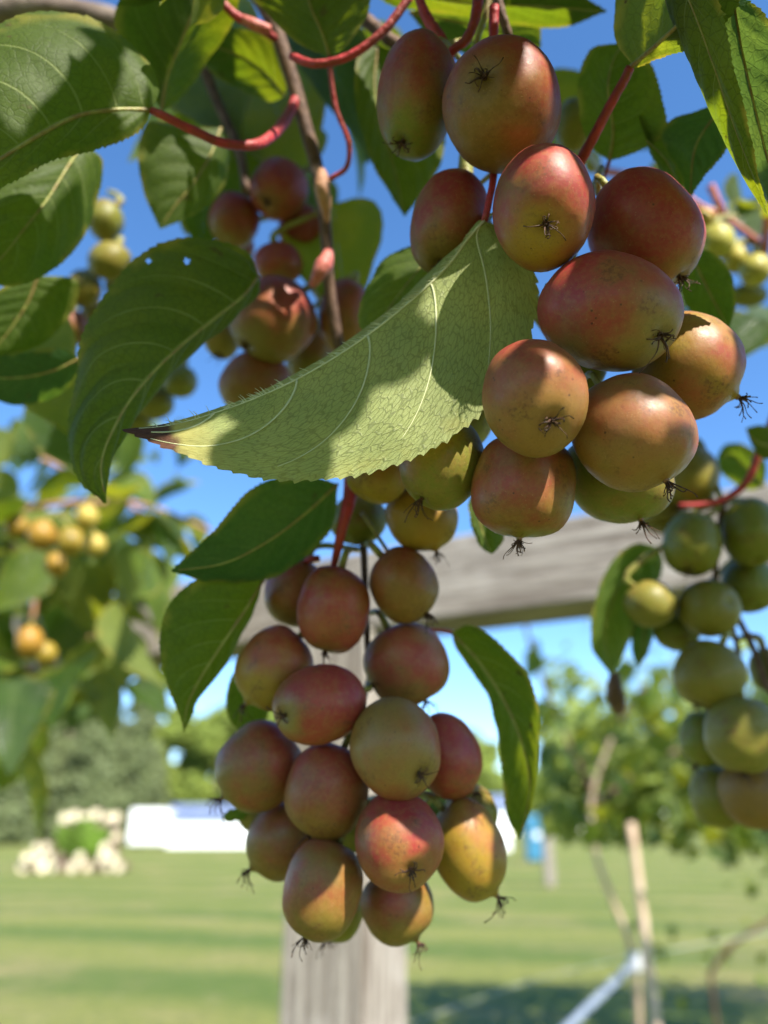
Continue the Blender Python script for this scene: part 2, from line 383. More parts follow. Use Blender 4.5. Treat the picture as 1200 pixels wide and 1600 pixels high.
tr = [(-45, 112, 24, 6.4, 'c', 'grey green conifer at the far end of the tree row, cut by the picture edge'),
      (20, 108, 23, 6.4, 'c', 'grey green conifer behind the upper end of the log pile'),
      (85, 114, 25, 6.4, 'c', 'grey green conifer with a bare pale trunk behind the log pile'),
      (140, 110, 23.5, 6.4, 'c', 'grey green conifer between the log pile and the white building'),
      (200, 112, 24, 6.4, 'c', 'grey green conifer nearest to the white building'),
      (255, 118, 21, 5.0, 'b', 'yellow green broadleaf tree next to the conifers, behind the white building'),
      (335, 116, 20, 7, 'b', 'tall rounded yellow green tree above the white building roof'),
      (430, 110, 18, 6.5, 'b', 'broadleaf tree behind the roof and the hanging berry bunch'),
      (640, 120, 13, 5.5, 'b', 'broadleaf tree seen beside the post, beyond the lower berry bunch'),
      (745, 112, 15, 5.6, 'b', 'broadleaf tree between the lower berry bunch and the hanging yellow edged leaf'),
      (850, 116, 9, 4.5, 'b', 'broadleaf tree behind the blue booth'),
      (980, 120, 9, 4.0, 'b', 'broadleaf tree behind the wooden stake'),
      (1130, 118, 9, 4.0, 'b', 'broadleaf tree behind the green berry bunch')]
for i, (x, d, h, r, k, lab) in enumerate(tr): far_tree(x, d, h, r, k, lab, 40 + i)
WHITE = mat_simple('white_siding', (0.78, 0.79, 0.80), (0.84, 0.84, 0.84), 2, 0.6)
ROOFM = mat_simple('metal_roof', (0.12, 0.155, 0.25), (0.16, 0.20, 0.30), 0.6, 0.45, 0.4)
GREYP = mat_simple('grey_paint', (0.40, 0.41, 0.43), (0.48, 0.49, 0.5), 2, 0.6)
DARKG = mat_simple('window_glass_dark', (0.10, 0.12, 0.15), (0.16, 0.18, 0.22), 1, 0.1, 0.5)
def gable_building(name, b, wx, wy, h, roof_h, label, cat, windows, door=True):
    t = empty(name, b, label, cat)
    box('wall', b + Z * (h / 2), (wx / 2, wy / 2, h / 2), WHITE, t)
    V = [b + Vector((-wx/2-.3, -wy/2-.3, h)), b + Vector((wx/2+.3, -wy/2-.3, h)), b + Vector((wx/2+.3, 0, h+roof_h)), b + Vector((-wx/2-.3, 0, h+roof_h)), b + Vector((-wx/2-.3, wy/2+.3, h)), b + Vector((wx/2+.3, wy/2+.3, h))]
    mesh_obj('roof', V, [(0, 1, 2, 3), (3, 2, 5, 4), (0, 3, 4), (1, 5, 2), (0, 4, 5, 1)], ROOFM, t, origin=b, smooth=False)
    for k in range(windows):
        x = -wx / 2 + wx * (k + 0.5) / windows
        wn = box('window', b + Vector((x, -wy / 2 - .02, h * .55)), (0.35, .03, .42), GREYP, t)
        box('pane', b + Vector((x, -wy / 2 - .055, h * .55)), (0.28, .01, .36), DARKG, wn)
    return t
gb = ground_at(345, 92); gable_building('white_building', gb + X * 1.0, 12.5, 7, 2.7, 1.7, 'long low white building with a blue grey metal roof beyond the lawn', 'building', 6)
gb2 = ground_at(241, 90)
t = empty('box_trailer', gb2, 'plain white box trailer parked beside the low white building', 'trailer')
box('cargo_box', gb2 + Z * 2.05, (1.95, 2.6, 1.75), WHITE, t, bevel=0.05)
box('rear_door', gb2 + Vector((0, -2.63, 2.0)), (1.75, .02, 1.55), WHITE, t, bevel=0.01)
for sx in (-1.3, 1.3): tube('wheel', [gb2 + Vector((sx - .15, -1.2, .38)), gb2 + Vector((sx + .15, -1.2, .38))], [0.38], mat_simple('tyre', (0.02,) * 3, (0.03,) * 3, 4), t, n=20, samples=3)
gable_building('white_shed', ground_at(768, 76), 3.0, 3.0, 3.4, 1.3, 'small white shed glimpsed between the lower bunch and the hanging leaf', 'shed', 1)
# blue booth and short grey post
bb = ground_at(836, 47)
t = empty('blue_booth', bb, 'tall narrow blue booth standing on the far lawn', 'booth')
BLUE = mat_simple('blue_plastic', (0.035, 0.16, 0.27), (0.045, 0.19, 0.31), 2, 0.5)
box('body', bb + Z * 1.1, (0.55, 0.55, 1.05), BLUE, t, bevel=0.03)
dr = box('door', bb + Vector((0, -0.57, 1.05)), (0.40, .02, 0.92), BLUE, t, bevel=0.01)
box('sign', bb + Vector((0, -0.595, 1.35)), (0.16, .006, 0.16), WHITE, dr)
V = [bb + Vector((-.6, -.6, 2.15)), bb + Vector((.6, -.6, 2.15)), bb + Vector((.6, .6, 2.15)), bb + Vector((-.6, .6, 2.15)), bb + Vector((-.4, -.4, 2.4)), bb + Vector((.4, -.4, 2.4)), bb + Vector((.4, .4, 2.4)), bb + Vector((-.4, .4, 2.4))]
mesh_obj('roof', V, [(0, 1, 5, 4), (1, 2, 6, 5), (2, 3, 7, 6), (3, 0, 4, 7), (4, 5, 6, 7), (3, 2, 1, 0)], BLUE, t, origin=bb, smooth=False)
gp = on_ground(860, 1385)
t = empty('short_post', gp, 'short thick grey post on the lawn in front of the blue booth', 'post')
box('shaft', gp + Z * 0.85, (0.14, 0.14, 0.85), WOOD, t, bevel=0.02); box('cap', gp + Z * 1.73, (0.17, 0.17, 0.028), GREYP, t, bevel=0.01)
# log pile
BARK = mat_simple('log_bark', (0.10, 0.07, 0.045), (0.18, 0.125, 0.08), 12, 0.9)
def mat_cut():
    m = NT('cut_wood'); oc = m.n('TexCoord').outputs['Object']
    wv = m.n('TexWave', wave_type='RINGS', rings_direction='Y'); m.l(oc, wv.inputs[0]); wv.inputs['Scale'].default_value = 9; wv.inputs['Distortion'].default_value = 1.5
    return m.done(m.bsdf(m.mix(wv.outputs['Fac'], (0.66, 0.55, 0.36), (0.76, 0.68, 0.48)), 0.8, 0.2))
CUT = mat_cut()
CUT_SHADE = mat_simple('shaded_cut_wood', (0.16, 0.12, 0.085), (0.24, 0.18, 0.13), 6, 0.9)  # darker end colour stands in for log ends the sun misses
def log_meshes():
    b, c = bpy.data.meshes.new('bark'), bpy.data.meshes.new('cut_end'); n = 16; V = []; Fc = []
    for y in (0, 0.25, 0.55):
        for k in range(n):
            a = 2 * math.pi * k / n; r = 0.16 * (1 + 0.08 * noise.noise(Vector((k * .7, y * 3, 1)))); V.append((math.cos(a) * r, y, math.sin(a) * r))
    for i in range(2):
        for k in range(n): Fc.append((i*n+k, (i+1)*n+k, (i+1)*n+(k+1) % n, i*n+(k+1) % n))
    Fc.append(tuple(2*n+k for k in range(n))); b.from_pydata(V, [], Fc); b.shade_smooth(); b.materials.append(BARK)
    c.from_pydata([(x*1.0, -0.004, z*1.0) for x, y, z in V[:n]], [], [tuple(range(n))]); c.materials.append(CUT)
    e = c.copy(); e.materials.clear(); e.materials.append(CUT_SHADE)
    return b, c, e
lb, lc, le = log_meshes()
def log(p, sc, rz, lab, sun_end=True):
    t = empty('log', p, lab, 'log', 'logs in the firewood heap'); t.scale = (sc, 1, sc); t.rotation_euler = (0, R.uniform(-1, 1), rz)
    for nme, me in (('bark', lb), ('cut_end', lc if sun_end else le)):
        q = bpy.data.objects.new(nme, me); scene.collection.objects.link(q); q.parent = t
LB = on_ground(105, 1364)
STK = 'pale sawn log end in the high rear stack of the firewood heap'; STD = 'log end coloured dark as if out of the sun in the high rear stack of the firewood heap'
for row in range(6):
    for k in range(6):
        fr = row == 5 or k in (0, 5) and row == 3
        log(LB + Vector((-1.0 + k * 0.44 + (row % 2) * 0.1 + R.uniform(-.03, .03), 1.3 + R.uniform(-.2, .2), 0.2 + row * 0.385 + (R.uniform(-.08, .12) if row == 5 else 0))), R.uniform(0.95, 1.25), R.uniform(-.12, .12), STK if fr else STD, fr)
LOW = 'pale sawn log end in the low tumbled front of the firewood heap'; LOD = 'log end coloured dark as if out of the sun in the low tumbled front of the firewood heap'
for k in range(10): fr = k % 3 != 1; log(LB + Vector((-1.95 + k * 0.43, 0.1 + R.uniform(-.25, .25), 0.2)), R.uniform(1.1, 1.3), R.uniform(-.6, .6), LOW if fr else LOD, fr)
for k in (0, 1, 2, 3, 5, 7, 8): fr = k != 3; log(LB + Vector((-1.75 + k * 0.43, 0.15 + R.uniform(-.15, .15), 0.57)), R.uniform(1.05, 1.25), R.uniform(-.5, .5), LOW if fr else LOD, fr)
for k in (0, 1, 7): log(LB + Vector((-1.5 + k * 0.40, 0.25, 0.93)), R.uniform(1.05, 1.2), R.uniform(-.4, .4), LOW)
wd = empty('weed_clump', LB + Vector((-.1, .55, 0)), 'bright green weed growing out of the firewood heap', 'weed')
F_WEED = mat_foliage('weed_leaf', (0.10, 0.17, 0.02), (0.22, 0.34, 0.03))
leaf_cloud('leaves', [(LB.x + .1, LB.y + .6, 1.15, .65), (LB.x + .6, LB.y + .6, 0.95, .5), (LB.x - .3, LB.y + .6, .95, .5), (LB.x + .2, LB.y + .6, 1.55, .5), (LB.x - .55, LB.y + .7, 1.4, .4), (LB.x + .8, LB.y + .7, 1.35, .4)], 6000, 0.09, F_WEED, wd, 5)['kind'] = 'stuff'
tube('stem', [LB + Vector((-.1, .55, 0)), LB + Vector((-.05, .5, .7)), LB + Vector((-.1, .5, 1.4))], [.02, .015, .008], BARK, wd, n=6, samples=6)

# ------------------------------------------------------------------ leaves
def loft_leaf(mid, A, B, ns, nt_, teeth, tooth, cup, pillow, nv, wav=0.0, seed=0, vs=0.32):
    """world-space points; returns verts, faces, uv. A, B: full margins from base to tip"""
    M = crom(mid, ns); MA = crom(A, ns); MB = crom(B, ns); V, UVs, Fc = [], [], []
    for side, G in ((-1, MA), (1, MB)):
        base = len(V)
        for i in range(ns):
            s = i / (ns - 1)
            d = G[i] - M[i]; L = d.length
            tg = (M[min(i + 1, ns - 1)] - M[max(i - 1, 0)])
            nr = tg.cross(d); nr = nr.normalized() if nr.length > 1e-12 else Vector((0, 0, 0)); nr = nr * side
            saw = ((s * teeth) % 1.0)
            tg2 = (G[min(i + 1, ns - 1)] - G[max(i - 1, 0)]); tg2 = tg2.normalized() if tg2.length > 1e-12 else tg2
            for j in range(nt_ + 1):
                t = j / nt_
                p = M[i] + d * t
                if j == nt_ and tooth and L > 1e-6:
                    k = (1 - abs(saw - 0.75) / 0.75 if saw < 0.75 else (1 - saw) / 0.25) * (0.7 + 0.6 * noise.noise(Vector((s * teeth * .9, seed, side))))
                    p = p + d.normalized() * tooth * k * sstep(0, .06, s) + tg2 * tooth * 0.8 * k
                q = (s - vs * t ** 1.2) * nv; fr = abs(q - round(q)) * 2     # 0 on a vein, 1 between
                hgt = cup * math.sin(math.pi * min(1, t)) * L + pillow * (1 - (1 - fr) ** 2.0) * math.sin(math.pi * min(t * .9 + .05, 1)) * min(1, L / 0.012)
                if wav: hgt += wav * t * t * (noise.noise(Vector((s * 4.1, side * 3.0, seed * 1.7))) + .5 * noise.noise(Vector((s * 10.1, side * 3.0, seed * 1.7))))
                V.append(p + nr * hgt); UVs.append((s, side * t))
        for i in range(ns - 1):
            for j in range(nt_):
                a = base + i * (nt_ + 1) + j; b = a + nt_ + 1
                Fc.append((a, a + 1, b + 1, b) if side > 0 else (a, b, b + 1, a + 1))
    return V, Fc, UVs
def mean_normal(V, Fc):
    n = Vector((0, 0, 0))
    for f in Fc: n += (V[f[2]] - V[f[0]]).cross(V[f[3]] - V[f[1]])
    return n.normalized()
def px_leaf(vine, mat, mid, A, B, label=None, under=True, ns=110, nt_=10, teeth=34, tooth=0.0006, cup=0.06, pillow=0.0007, nv=7, wav=0.0012, seed=1, midrib=(2.6, 0.8), veins=True, petiole=None, pmat=None, prad=(4.5, 4), vmat=None, vs=0.32, pin=()):
    m = [at(*p) for p in mid]; a = [m[0]] + [at(*p) for p in A] + [m[-1]]; b = [m[0]] + [at(*p) for p in B] + [m[-1]]
    V, Fc, UVs = loft_leaf(m, a, b, ns, nt_, teeth, tooth, cup, pillow, nv, wav, seed, vs)
    for (hx, hy, hr) in pin:
        Fc = [f for f in Fc if (lambda q: (q[0] - hx) ** 2 + (q[1] - hy) ** 2)(proj(sum((V[i] for i in f), Vector()) / len(f))) > hr * hr]
    # orient so that the named side faces the camera
    c = sum(V, Vector()) / len(V); nn = mean_normal(V, Fc); facing = nn.dot(CAM - c) > 0
    if facing == under: Fc = [tuple(reversed(f)) for f in Fc]
    o = mesh_obj('leaf', V, Fc, mat, vine, origin=m[0], uv=UVs)
    if label: o['label'] = label
    d = mid[0][2]
    view = (CAM - c).normalized()
    if midrib:
        M = crom(m, 30); rs = [midrib[0] * d / F, (midrib[0] + midrib[1]) / 2 * d / F, midrib[1] * d / F]
        tube('midrib', [p + view * (0.3 * midrib[1] * d / F) for p in M[:-1]], rs, vmat or S_YG, o, n=7, samples=40)
    if petiole:
        ptube('petiole', [mid[0]] + petiole, list(prad) if len(prad) == len(petiole) + 1 else [prad[0] + (prad[1] - prad[0]) * i / len(petiole) for i in range(len(petiole) + 1)], pmat or S_RED, o, n=12, samples=40, bumps=.14, seed=seed)
    return o, m, a, V

# --- the vine nearest to the camera
v1 = empty('kiwi_vine', at(770, 20, 0.2), 'nearest kiwi vine shoot bearing the large folded pale leaf with a brown tip', 'vine')
def vein_tubes(leaf, V_of, qs, sides, r, mat, ns=14):
    pass
hero_mid = [(757, 345, .186), (735, 368, .186), (700, 415, .185), (640, 472, .183), (560, 534, .180), (480, 584, .176), (400, 622, .172), (330, 647, .169), (265, 665, .166), (190, 671, .163)]
hero_low = [(800, 366, .190), (834, 425, .189), (832, 505, .185), (800, 580, .180), (745, 648, .175), (665, 704, .170), (580, 735, .167), (500, 748, .164), (430, 749, .162), (345, 730, .160), (285, 708, .160), (245, 692, .161)]
hero_far = [(775, 330, .196), (745, 375, .215), (700, 430, .225), (640, 490, .226), (560, 550, .222), (480, 600, .212), (400, 638, .200), (330, 660, .187), (265, 671, .174)]
hero, hm, ha, hb = px_leaf(v1, L_HERO, hero_mid, hero_far, hero_low, 'large folded leaf, pale green underside netted with veins, brown dry tip', ns=230, nt_=16, teeth=46, tooth=0.0014, cup=0.05, pillow=0.0007, nv=5, wav=0.0008, seed=4, vs=0.42, midrib=(2.6, 0.8), vmat=HAIR,
    petiole=[(764, 315, .187), (770, 285, .190), (772, 250, .194), (765, 180, .2), (770, 90, .205), (772, 10, .205)], pmat=S_RED, prad=(5.5, 7, 7.5, 8, 8, 8, 8))
# raised lateral veins on the shown half, and hairs along the midrib
HNS, HNT = 230, 16
def hero_pt(sv, tv):
    fi = max(0, min(HNS - 1.001, sv * (HNS - 1))); fj = min(HNT - .001, tv * HNT); i, j = int(fi), int(fj); a, b = fi - i, fj - j
    g = lambda i, j: hb[HNS * (HNT + 1) + i * (HNT + 1) + j]
    return (g(i, j) * (1 - b) + g(i, j + 1) * b) * (1 - a) + (g(i + 1, j) * (1 - b) + g(i + 1, j + 1) * b) * a
HM = [hero_pt(i / 399, 0) for i in range(400)]; HB = [hero_pt(i / 399, .97) for i in range(400)]
for k in range(0, 5):
    pts, rs = [], []
    for j in range(16):
        t = .01 + j / 15 * 0.84; sv = k / 5 + 0.004 + 0.42 * t ** 1.2
        if sv > 0.96: break
        p = hero_pt(sv, t); pts.append(p + (CAM - p).normalized() * 0.00006); rs.append((1.6 * (1 - t) + 0.3) * 0.175 / F)
    if len(pts) > 4: tube('lateral_vein', pts, rs, HAIR, hero, n=6, samples=44)
V, Fc = [], []
for k in range(140):
    s = R.uniform(0.03, 0.93); i = int(s * 399); p = HM[i]; tg = (HM[min(i + 2, 399)] - HM[i - 2]).normalized()
    out = (HM[i] - HB[i]).normalized(); dirn = (out * R.uniform(.6, 1.2) + tg * R.uniform(-.2, .8) + (CAM - p).normalized() * R.uniform(-.3, .6)).normalized()
    ln = R.uniform(.0009, .0024); v_, f_ = tube_data([p, p + dirn * ln * .5 + tg * ln * .1, p + dirn * ln + tg * ln * .3], [0.00014, 0.0001, 0.00004], n=4, samples=4); b0 = len(V); V += v_; Fc += [tuple(x + b0 for x in f) for f in f_]
h_ = mesh_obj('midrib_hairs', V, Fc, HAIR, hero, origin=hm[0]); h_['kind'] = 'stuff'

# top right leaf with red petiole, folded, and the blade hanging beside it
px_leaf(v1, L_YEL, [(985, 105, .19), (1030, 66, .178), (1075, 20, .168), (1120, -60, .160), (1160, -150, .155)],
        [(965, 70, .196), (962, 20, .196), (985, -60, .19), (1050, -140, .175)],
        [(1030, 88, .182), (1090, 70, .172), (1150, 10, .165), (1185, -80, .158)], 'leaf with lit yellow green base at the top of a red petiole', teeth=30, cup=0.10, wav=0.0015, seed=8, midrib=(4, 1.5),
        petiole=[(975, 125, .191), (945, 180, .193), (918, 232, .197), (880, 300, .206)], pmat=S_RED, prad=(7, 8, 8.5, 9, 9))
px_leaf(v1, L_EDGE, [(1050, -60, .165), (1085, 20, .165), (1118, 110, .166), (1145, 190, .168), (1175, 270, .170), (1203, 345, .172)],
        [(1035, -10, .172), (1062, 60, .175), (1095, 130, .177), (1125, 200, .177), (1155, 265, .176)],
        [(1100, -30, .160), (1130, 30, .160), (1146, 110, .161), (1163, 190, .164), (1185, 270, .167)], 'narrow hanging blade with yellow serrated edge near the upper right corner', teeth=40, tooth=0.0009, cup=0.12, seed=9, midrib=(2, 1))
px_leaf(v1, L_PALE, [(1145, -10, .178), (1160, 80, .178), (1180, 170, .179), (1205, 270, .181), (1230, 360, .184)],
        [(1125, 40, .182), (1135, 120, .184), (1150, 200, .185), (1180, 290, .186)],
        [(1190, 20, .172), (1240, 90, .172), (1260, 190, .175), (1255, 290, .180)], 'blue green leaf upper side cut by the right edge of the picture', under=False, seed=10, teeth=30)
px_leaf(v1, L_BLUE, [(1142, 160, .215), (1110, 190, .214), (1085, 235, .214), (1078, 310, .215)],
        [(1100, 168, .218), (1050, 190, .220), (1035, 215, .220), (1060, 265, .219)],
        [(1148, 190, .210), (1135, 230, .210), (1105, 270, .212)], 'dark blue green leaf hanging below the yellow edged blade', under=False, seed=11, teeth=26, cup=-.05)
px_leaf(v1, L_NEAR, [(952, 252, .235), (958, 205, .230), (950, 140, .226), (958, 95, .226), (975, 66, .228)],
        [(925, 225, .236), (908, 180, .235), (905, 125, .233), (925, 78, .231)],
        [(1005, 232, .226), (1040, 205, .222), (1035, 160, .222), (1015, 100, .224)], 'rounded dark green leaf behind the red petiole', seed=12, teeth=28, petiole=[(945, 275, .236), (935, 300, .238)], prad=(3, 2.5, 2.5), pmat=S_RED)
px_leaf(v1, L_NEAR, [(1010, 220, .222), (1040, 250, .22), (1058, 285, .22), (1072, 320, .22)], [(1000, 180, .225), (1040, 220, .225), (1060, 260, .224)], [(1022, 250, .216), (1045, 285, .216), (1062, 305, .217)], seed=13, teeth=16, nt_=6, ns=50, midrib=(1.5, .6))
# along the top edge
px_leaf(v1, L_NEAR, [(560, -40, .245), (640, -12, .245), (730, 5, .245), (850, 10, .246), (948, 18, .248)],
        [(620, -60, .238), (730, -60, .236), (850, -40, .238)], [(610, 5, .25), (700, 22, .253), (800, 40, .255), (885, 40, .254)], 'dark green leaf lying along the top edge of the picture', seed=14, cup=.06)
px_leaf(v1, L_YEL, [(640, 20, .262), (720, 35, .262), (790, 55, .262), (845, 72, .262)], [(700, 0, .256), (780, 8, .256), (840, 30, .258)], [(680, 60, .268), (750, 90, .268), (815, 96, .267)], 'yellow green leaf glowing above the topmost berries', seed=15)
px_leaf(v1, L_NEAR, [(515, 88, .24), (503, 50, .238), (485, 10, .236), (470, -50, .234)], [(470, 70, .243), (420, 25, .245), (385, -20, .245), (410, -60, .240)], [(545, 65, .232), (575, 15, .228), (570, -40, .228)], 'leaf at the top edge with a bright sunlit patch', seed=16,
        petiole=[(517, 120, .241), (525, 170, .243), (545, 225, .246), (541, 262, .25), (515, 280, .252)], prad=(4, 4, 4, 4, 3.8, 4), pmat=S_RED)
px_leaf(v1, L_NEAR, [(590, 70, .262), (585, 140, .262), (600, 210, .263), (618, 270, .264), (632, 338, .265)], [(560, 90, .258), (555, 150, .256), (572, 230, .258), (600, 290, .261)], [(640, 100, .270), (690, 180, .272), (690, 250, .270), (660, 300, .267)], 'bright green leaf hanging behind the two topmost berries', seed=17)
px_leaf(v1, L_NEAR, [(700, 370, .232), (660, 415, .228), (620, 465, .226), (575, 530, .225)], [(655, 378, .235), (605, 400, .235), (575, 450, .232), (560, 500, .228)], [(705, 420, .224), (680, 480, .221), (620, 530, .221)], 'dark green leaf just behind the large pale leaf', seed=18, teeth=24)
px_leaf(v1, L_NEAR, [(1075, 390, .245), (1095, 430, .244), (1115, 470, .244), (1138, 512, .245)], [(1110, 395, .240), (1140, 430, .238), (1148, 475, .240)], [(1060, 430, .249), (1070, 470, .249), (1100, 505, .247)], 'dark green leaf behind the right side of the upper bunch', seed=19)
px_leaf(v1, L_NEAR, [(738, 770, .235), (745, 800, .235), (755, 835, .235), (768, 865, .236)], [(732, 790, .233), (738, 825, .233), (752, 855, .234)], [(765, 790, .238), (785, 820, .238), (785, 848, .237)], seed=20, teeth=14, ns=50, nt_=6)
for px_, r_, mm in [([(640, -5, .225), (600, 48, .225), (545, 88, .226), (495, 100, .228), (455, 88, .232)], [7, 7, 6.5, 6.5, 6], S_RED),
               ([(652, -10, .215), (668, 30, .213), (692, 66, .212), (715, 130, .215)], [7, 8, 9, 6], S_RED),
               ([(748, -15, .205), (742, 30, .203), (728, 62, .204), (705, 82, .206), (690, 110, .21)], [9, 9, 9, 8, 6], S_RED),
               ([(772, -20, .214), (783, 20, .214), (795, 60, .216), (800, 110, .22)], [8, 8, 7, 6], S_BRN),
               ([(768, -20, .218), (758, 25, .218), (745, 65, .218), (735, 140, .218)], [6, 5, 4.5, 4], S_YG),
               ([(735, 60, .216), (716, 68, .214), (696, 70, .212)], [6, 7, 6], S_YG),
               ([(735, 140, .222), (728, 240, .222), (735, 320, .222), (800, 420, .222), (860, 520, .222), (900, 600, .222), (880, 680, .222)], [6, 17, 8, 6, 6, 5, 4], S_YG),
               ([(560, 20, .265), (600, 55, .262), (650, 90, .26), (700, 140, .26)], [11, 11, 10, 9], S_BRN),
               ([(940, 262, .235), (925, 300, .222), (905, 360, .215), (890, 430, .215)], [5, 6, 6, 5], S_YG),
               ([(1002, 268, .25), (975, 272, .24), (940, 300, .235)], [3, 4, 3], S_BRN)]:
    ptube('stem', px_, r_, mm, v1, n=12, samples=44, bumps=.2)

# --- the vine on the left: brown cane and big dark leaves
v2 = empty('kiwi_vine', at(435, 40, .27), 'kiwi vine with a brown hanging cane and large dark leaves on the left', 'vine')
ptube('cane', [(395, -20, .262), (430, 45, .262), (455, 120, .263), (478, 200, .264), (495, 262, .265), (506, 330, .266), (512, 400, .268), (515, 450, .27), (540, 600, .272), (562, 740, .262), (568, 850, .247), (572, 960, .243), (578, 1080, .243)], [11, 12, 12, 11, 11, 10, 10, 9, 8, 6, 5.5, 5, 4], S_BRN, v2, n=12, samples=80, bumps=.12)
ptube('cane', [(250, -30, .31), (300, 60, .31), (340, 160, .31), (375, 240, .305), (385, 300, .30)], [10, 10, 10, 9, 7], S_BRN, v2, n=10, samples=30, bumps=.12)
ptube('bud_scar', [(492, 262, .258), (502, 272, .255), (503, 292, .254), (508, 318, .256), (511, 345, .262)], [6, 12, 13, 10, 5], S_TAN, v2, n=12, samples=20, bumps=.2)
ptube('bud_scar', [(380, 30, .25), (400, 40, .25), (422, 47, .252)], [7, 9, 7], S_PINK, v2, n=12, samples=12, bumps=.1)
ptube('bud_scar', [(515, 392, .262), (508, 410, .258), (498, 428, .257), (488, 445, .26)], [7, 14, 13, 7], S_PINK, v2, n=12, samples=12, bumps=.15)
ptube('stem', [(430, 60, .26), (395, 38, .252), (365, 22, .25), (320, -30, .25)], [6, 7, 7, 6], S_RED, v2, n=12, samples=20)
ptube('stalk', [(550, 730, .236), (546, 780, .232), (536, 820, .230), (526, 865, .232), (520, 890, .235)], [13, 12, 10, 7, 5], S_RED, v2, n=12, samples=24)
ptube('stalk', [(565, 800, .236), (585, 830, .234), (605, 860, .236), (620, 880, .24)], [3, 3, 3, 3], S_YG, v2, n=8, samples=14)
ptube('stalk', [(500, 872, .245), (485, 874, .245), (470, 880, .248)], [5, 6, 4], S_RED, v2, n=8, samples=10)
px_leaf(v2, L_NEAR, [(236, 172, .212), (180, 172, .206), (120, 182, .200), (60, 212, .194), (-20, 262, .188), (-130, 330, .182)],
        [(248, 140, .216), (235, 100, .217), (195, 62, .216), (120, 24, .212), (20, 28, .205), (-80, 110, .196), (-130, 230, .188)],
        [(215, 205, .209), (150, 232, .203), (80, 250, .197), (20, 282, .190), (-60, 320, .184)], 'big leaf in the upper left corner, underside with pale ribs, sunlit strip at its outer part', teeth=40, tooth=.0008, cup=.10, pillow=.0012, nv=6, seed=21, midrib=(4, 2),
        petiole=[(262, 184, .213), (300, 203, .217), (350, 224, .222), (400, 226, .228), (432, 205, .243), (450, 180, .256), (464, 152, .2635)], prad=(6, 9, 10.5, 9.5, 9, 8.5, 8, 8), pmat=S_RED)
px_leaf(v2, L_NEAR, [(252, 175, .262), (262, 120, .256), (285, 60, .25), (310, 0, .246), (330, -50, .244)], [(230, 130, .258), (190, 70, .25), (180, 20, .246), (220, -40, .244)], [(290, 140, .268), (330, 90, .268), (360, 40, .262), (372, -20, .252)], 'dark leaf behind the big corner leaf', seed=22, cup=.06)
px_leaf(v2, L_NEAR, [(445, 150, .285), (410, 110, .283), (370, 85, .281), (325, 70, .28), (290, 60, .28)], [(450, 100, .278), (420, 60, .275), (370, 45, .275), (320, 45, .278)], [(420, 158, .29), (380, 140, .292), (340, 120, .29), (310, 90, .285)], 'backlit dark leaf beside the upper end of the cane', seed=23)
px_leaf(v2, L_NEAR, [(130, 225, .245), (105, 262, .238), (75, 310, .232), (40, 355, .228), (0, 405, .225), (-40, 440, .224)], [(85, 235, .238), (30, 260, .23), (-20, 310, .225), (-40, 380, .222)], [(160, 250, .252), (152, 310, .25), (130, 370, .245), (90, 415, .238), (30, 445, .230)], 'dark leaf below the corner leaf, folded along its ribs', seed=24, cup=.08, pillow=.001, nv=6)
px_leaf(v2, L_NEAR, [(345, 200, .272), (330, 240, .268), (300, 290, .265), (275, 320, .264), (250, 357, .264)], [(285, 195, .268), (235, 190, .264), (217, 240, .262), (225, 300, .262), (240, 335, .263)], [(360, 240, .276), (350, 285, .274), (320, 325, .270), (280, 345, .266)], 'leaf with backlit bright green margin hanging below the red petiole', seed=25)
px_leaf(v2, L_NEAR, [(404, 432, .225), (380, 462, .222), (330, 502, .217), (270, 552, .211), (215, 610, .206), (180, 665, .203), (158, 725, .201), (166, 786, .201)],
        [(385, 392, .228), (310, 372, .226), (240, 388, .222), (180, 440, .217), (132, 520, .212), (120, 600, .207), (107, 685, .203), (125, 750, .201)],
        [(398, 448, .233), (355, 495, .235), (300, 540, .233), (245, 595, .226), (205, 650, .218), (178, 705, .210), (168, 750, .205)], 'broad dark green leaf drooping left of the large pale leaf, with two pinholes', teeth=44, tooth=.0009, cup=.07, pillow=.0018, nv=6, seed=26, midrib=(2.5, 1.2), ns=170, nt_=30, pin=((233, 408, 5), (292, 408, 4.5)))
px_leaf(v2, L_BLUE, [(528, 756, .232), (480, 800, .228), (420, 845, .224), (350, 880, .221), (268, 892, .22)], [(480, 745, .228), (420, 752, .222), (380, 775, .219), (330, 835, .217)], [(520, 820, .238), (470, 875, .236), (410, 905, .232), (330, 908, .226)], 'dark leaf under the large pale leaf, smooth upper side', under=False, seed=27, cup=-.06)
px_leaf(v2, L_NEAR, [(412, 905, .238), (385, 950, .234), (345, 1010, .231), (310, 1065, .230), (292, 1105, .230), (287, 1145, .230)],
        [(370, 902, .232), (310, 905, .228), (265, 945, .226), (250, 1005, .226), (262, 1070, .227), (278, 1112, .228)],
        [(400, 945, .244), (375, 1000, .242), (345, 1050, .238), (312, 1090, .234), (300, 1120, .232)], 'dark leaf with drooping pointed tip beside the lower bunch', seed=28, teeth=36, cup=.08, midrib=(3, 1))
px_leaf(v2, L_NEAR, [(415, 1035, .262), (395, 1070, .262), (380, 1100, .262), (372, 1140, .262)], [(375, 1040, .26), (355, 1080, .26), (358, 1120, .26)], [(420, 1070, .264), (420, 1110, .264), (400, 1145, .264)], seed=29, ns=60, teeth=18)
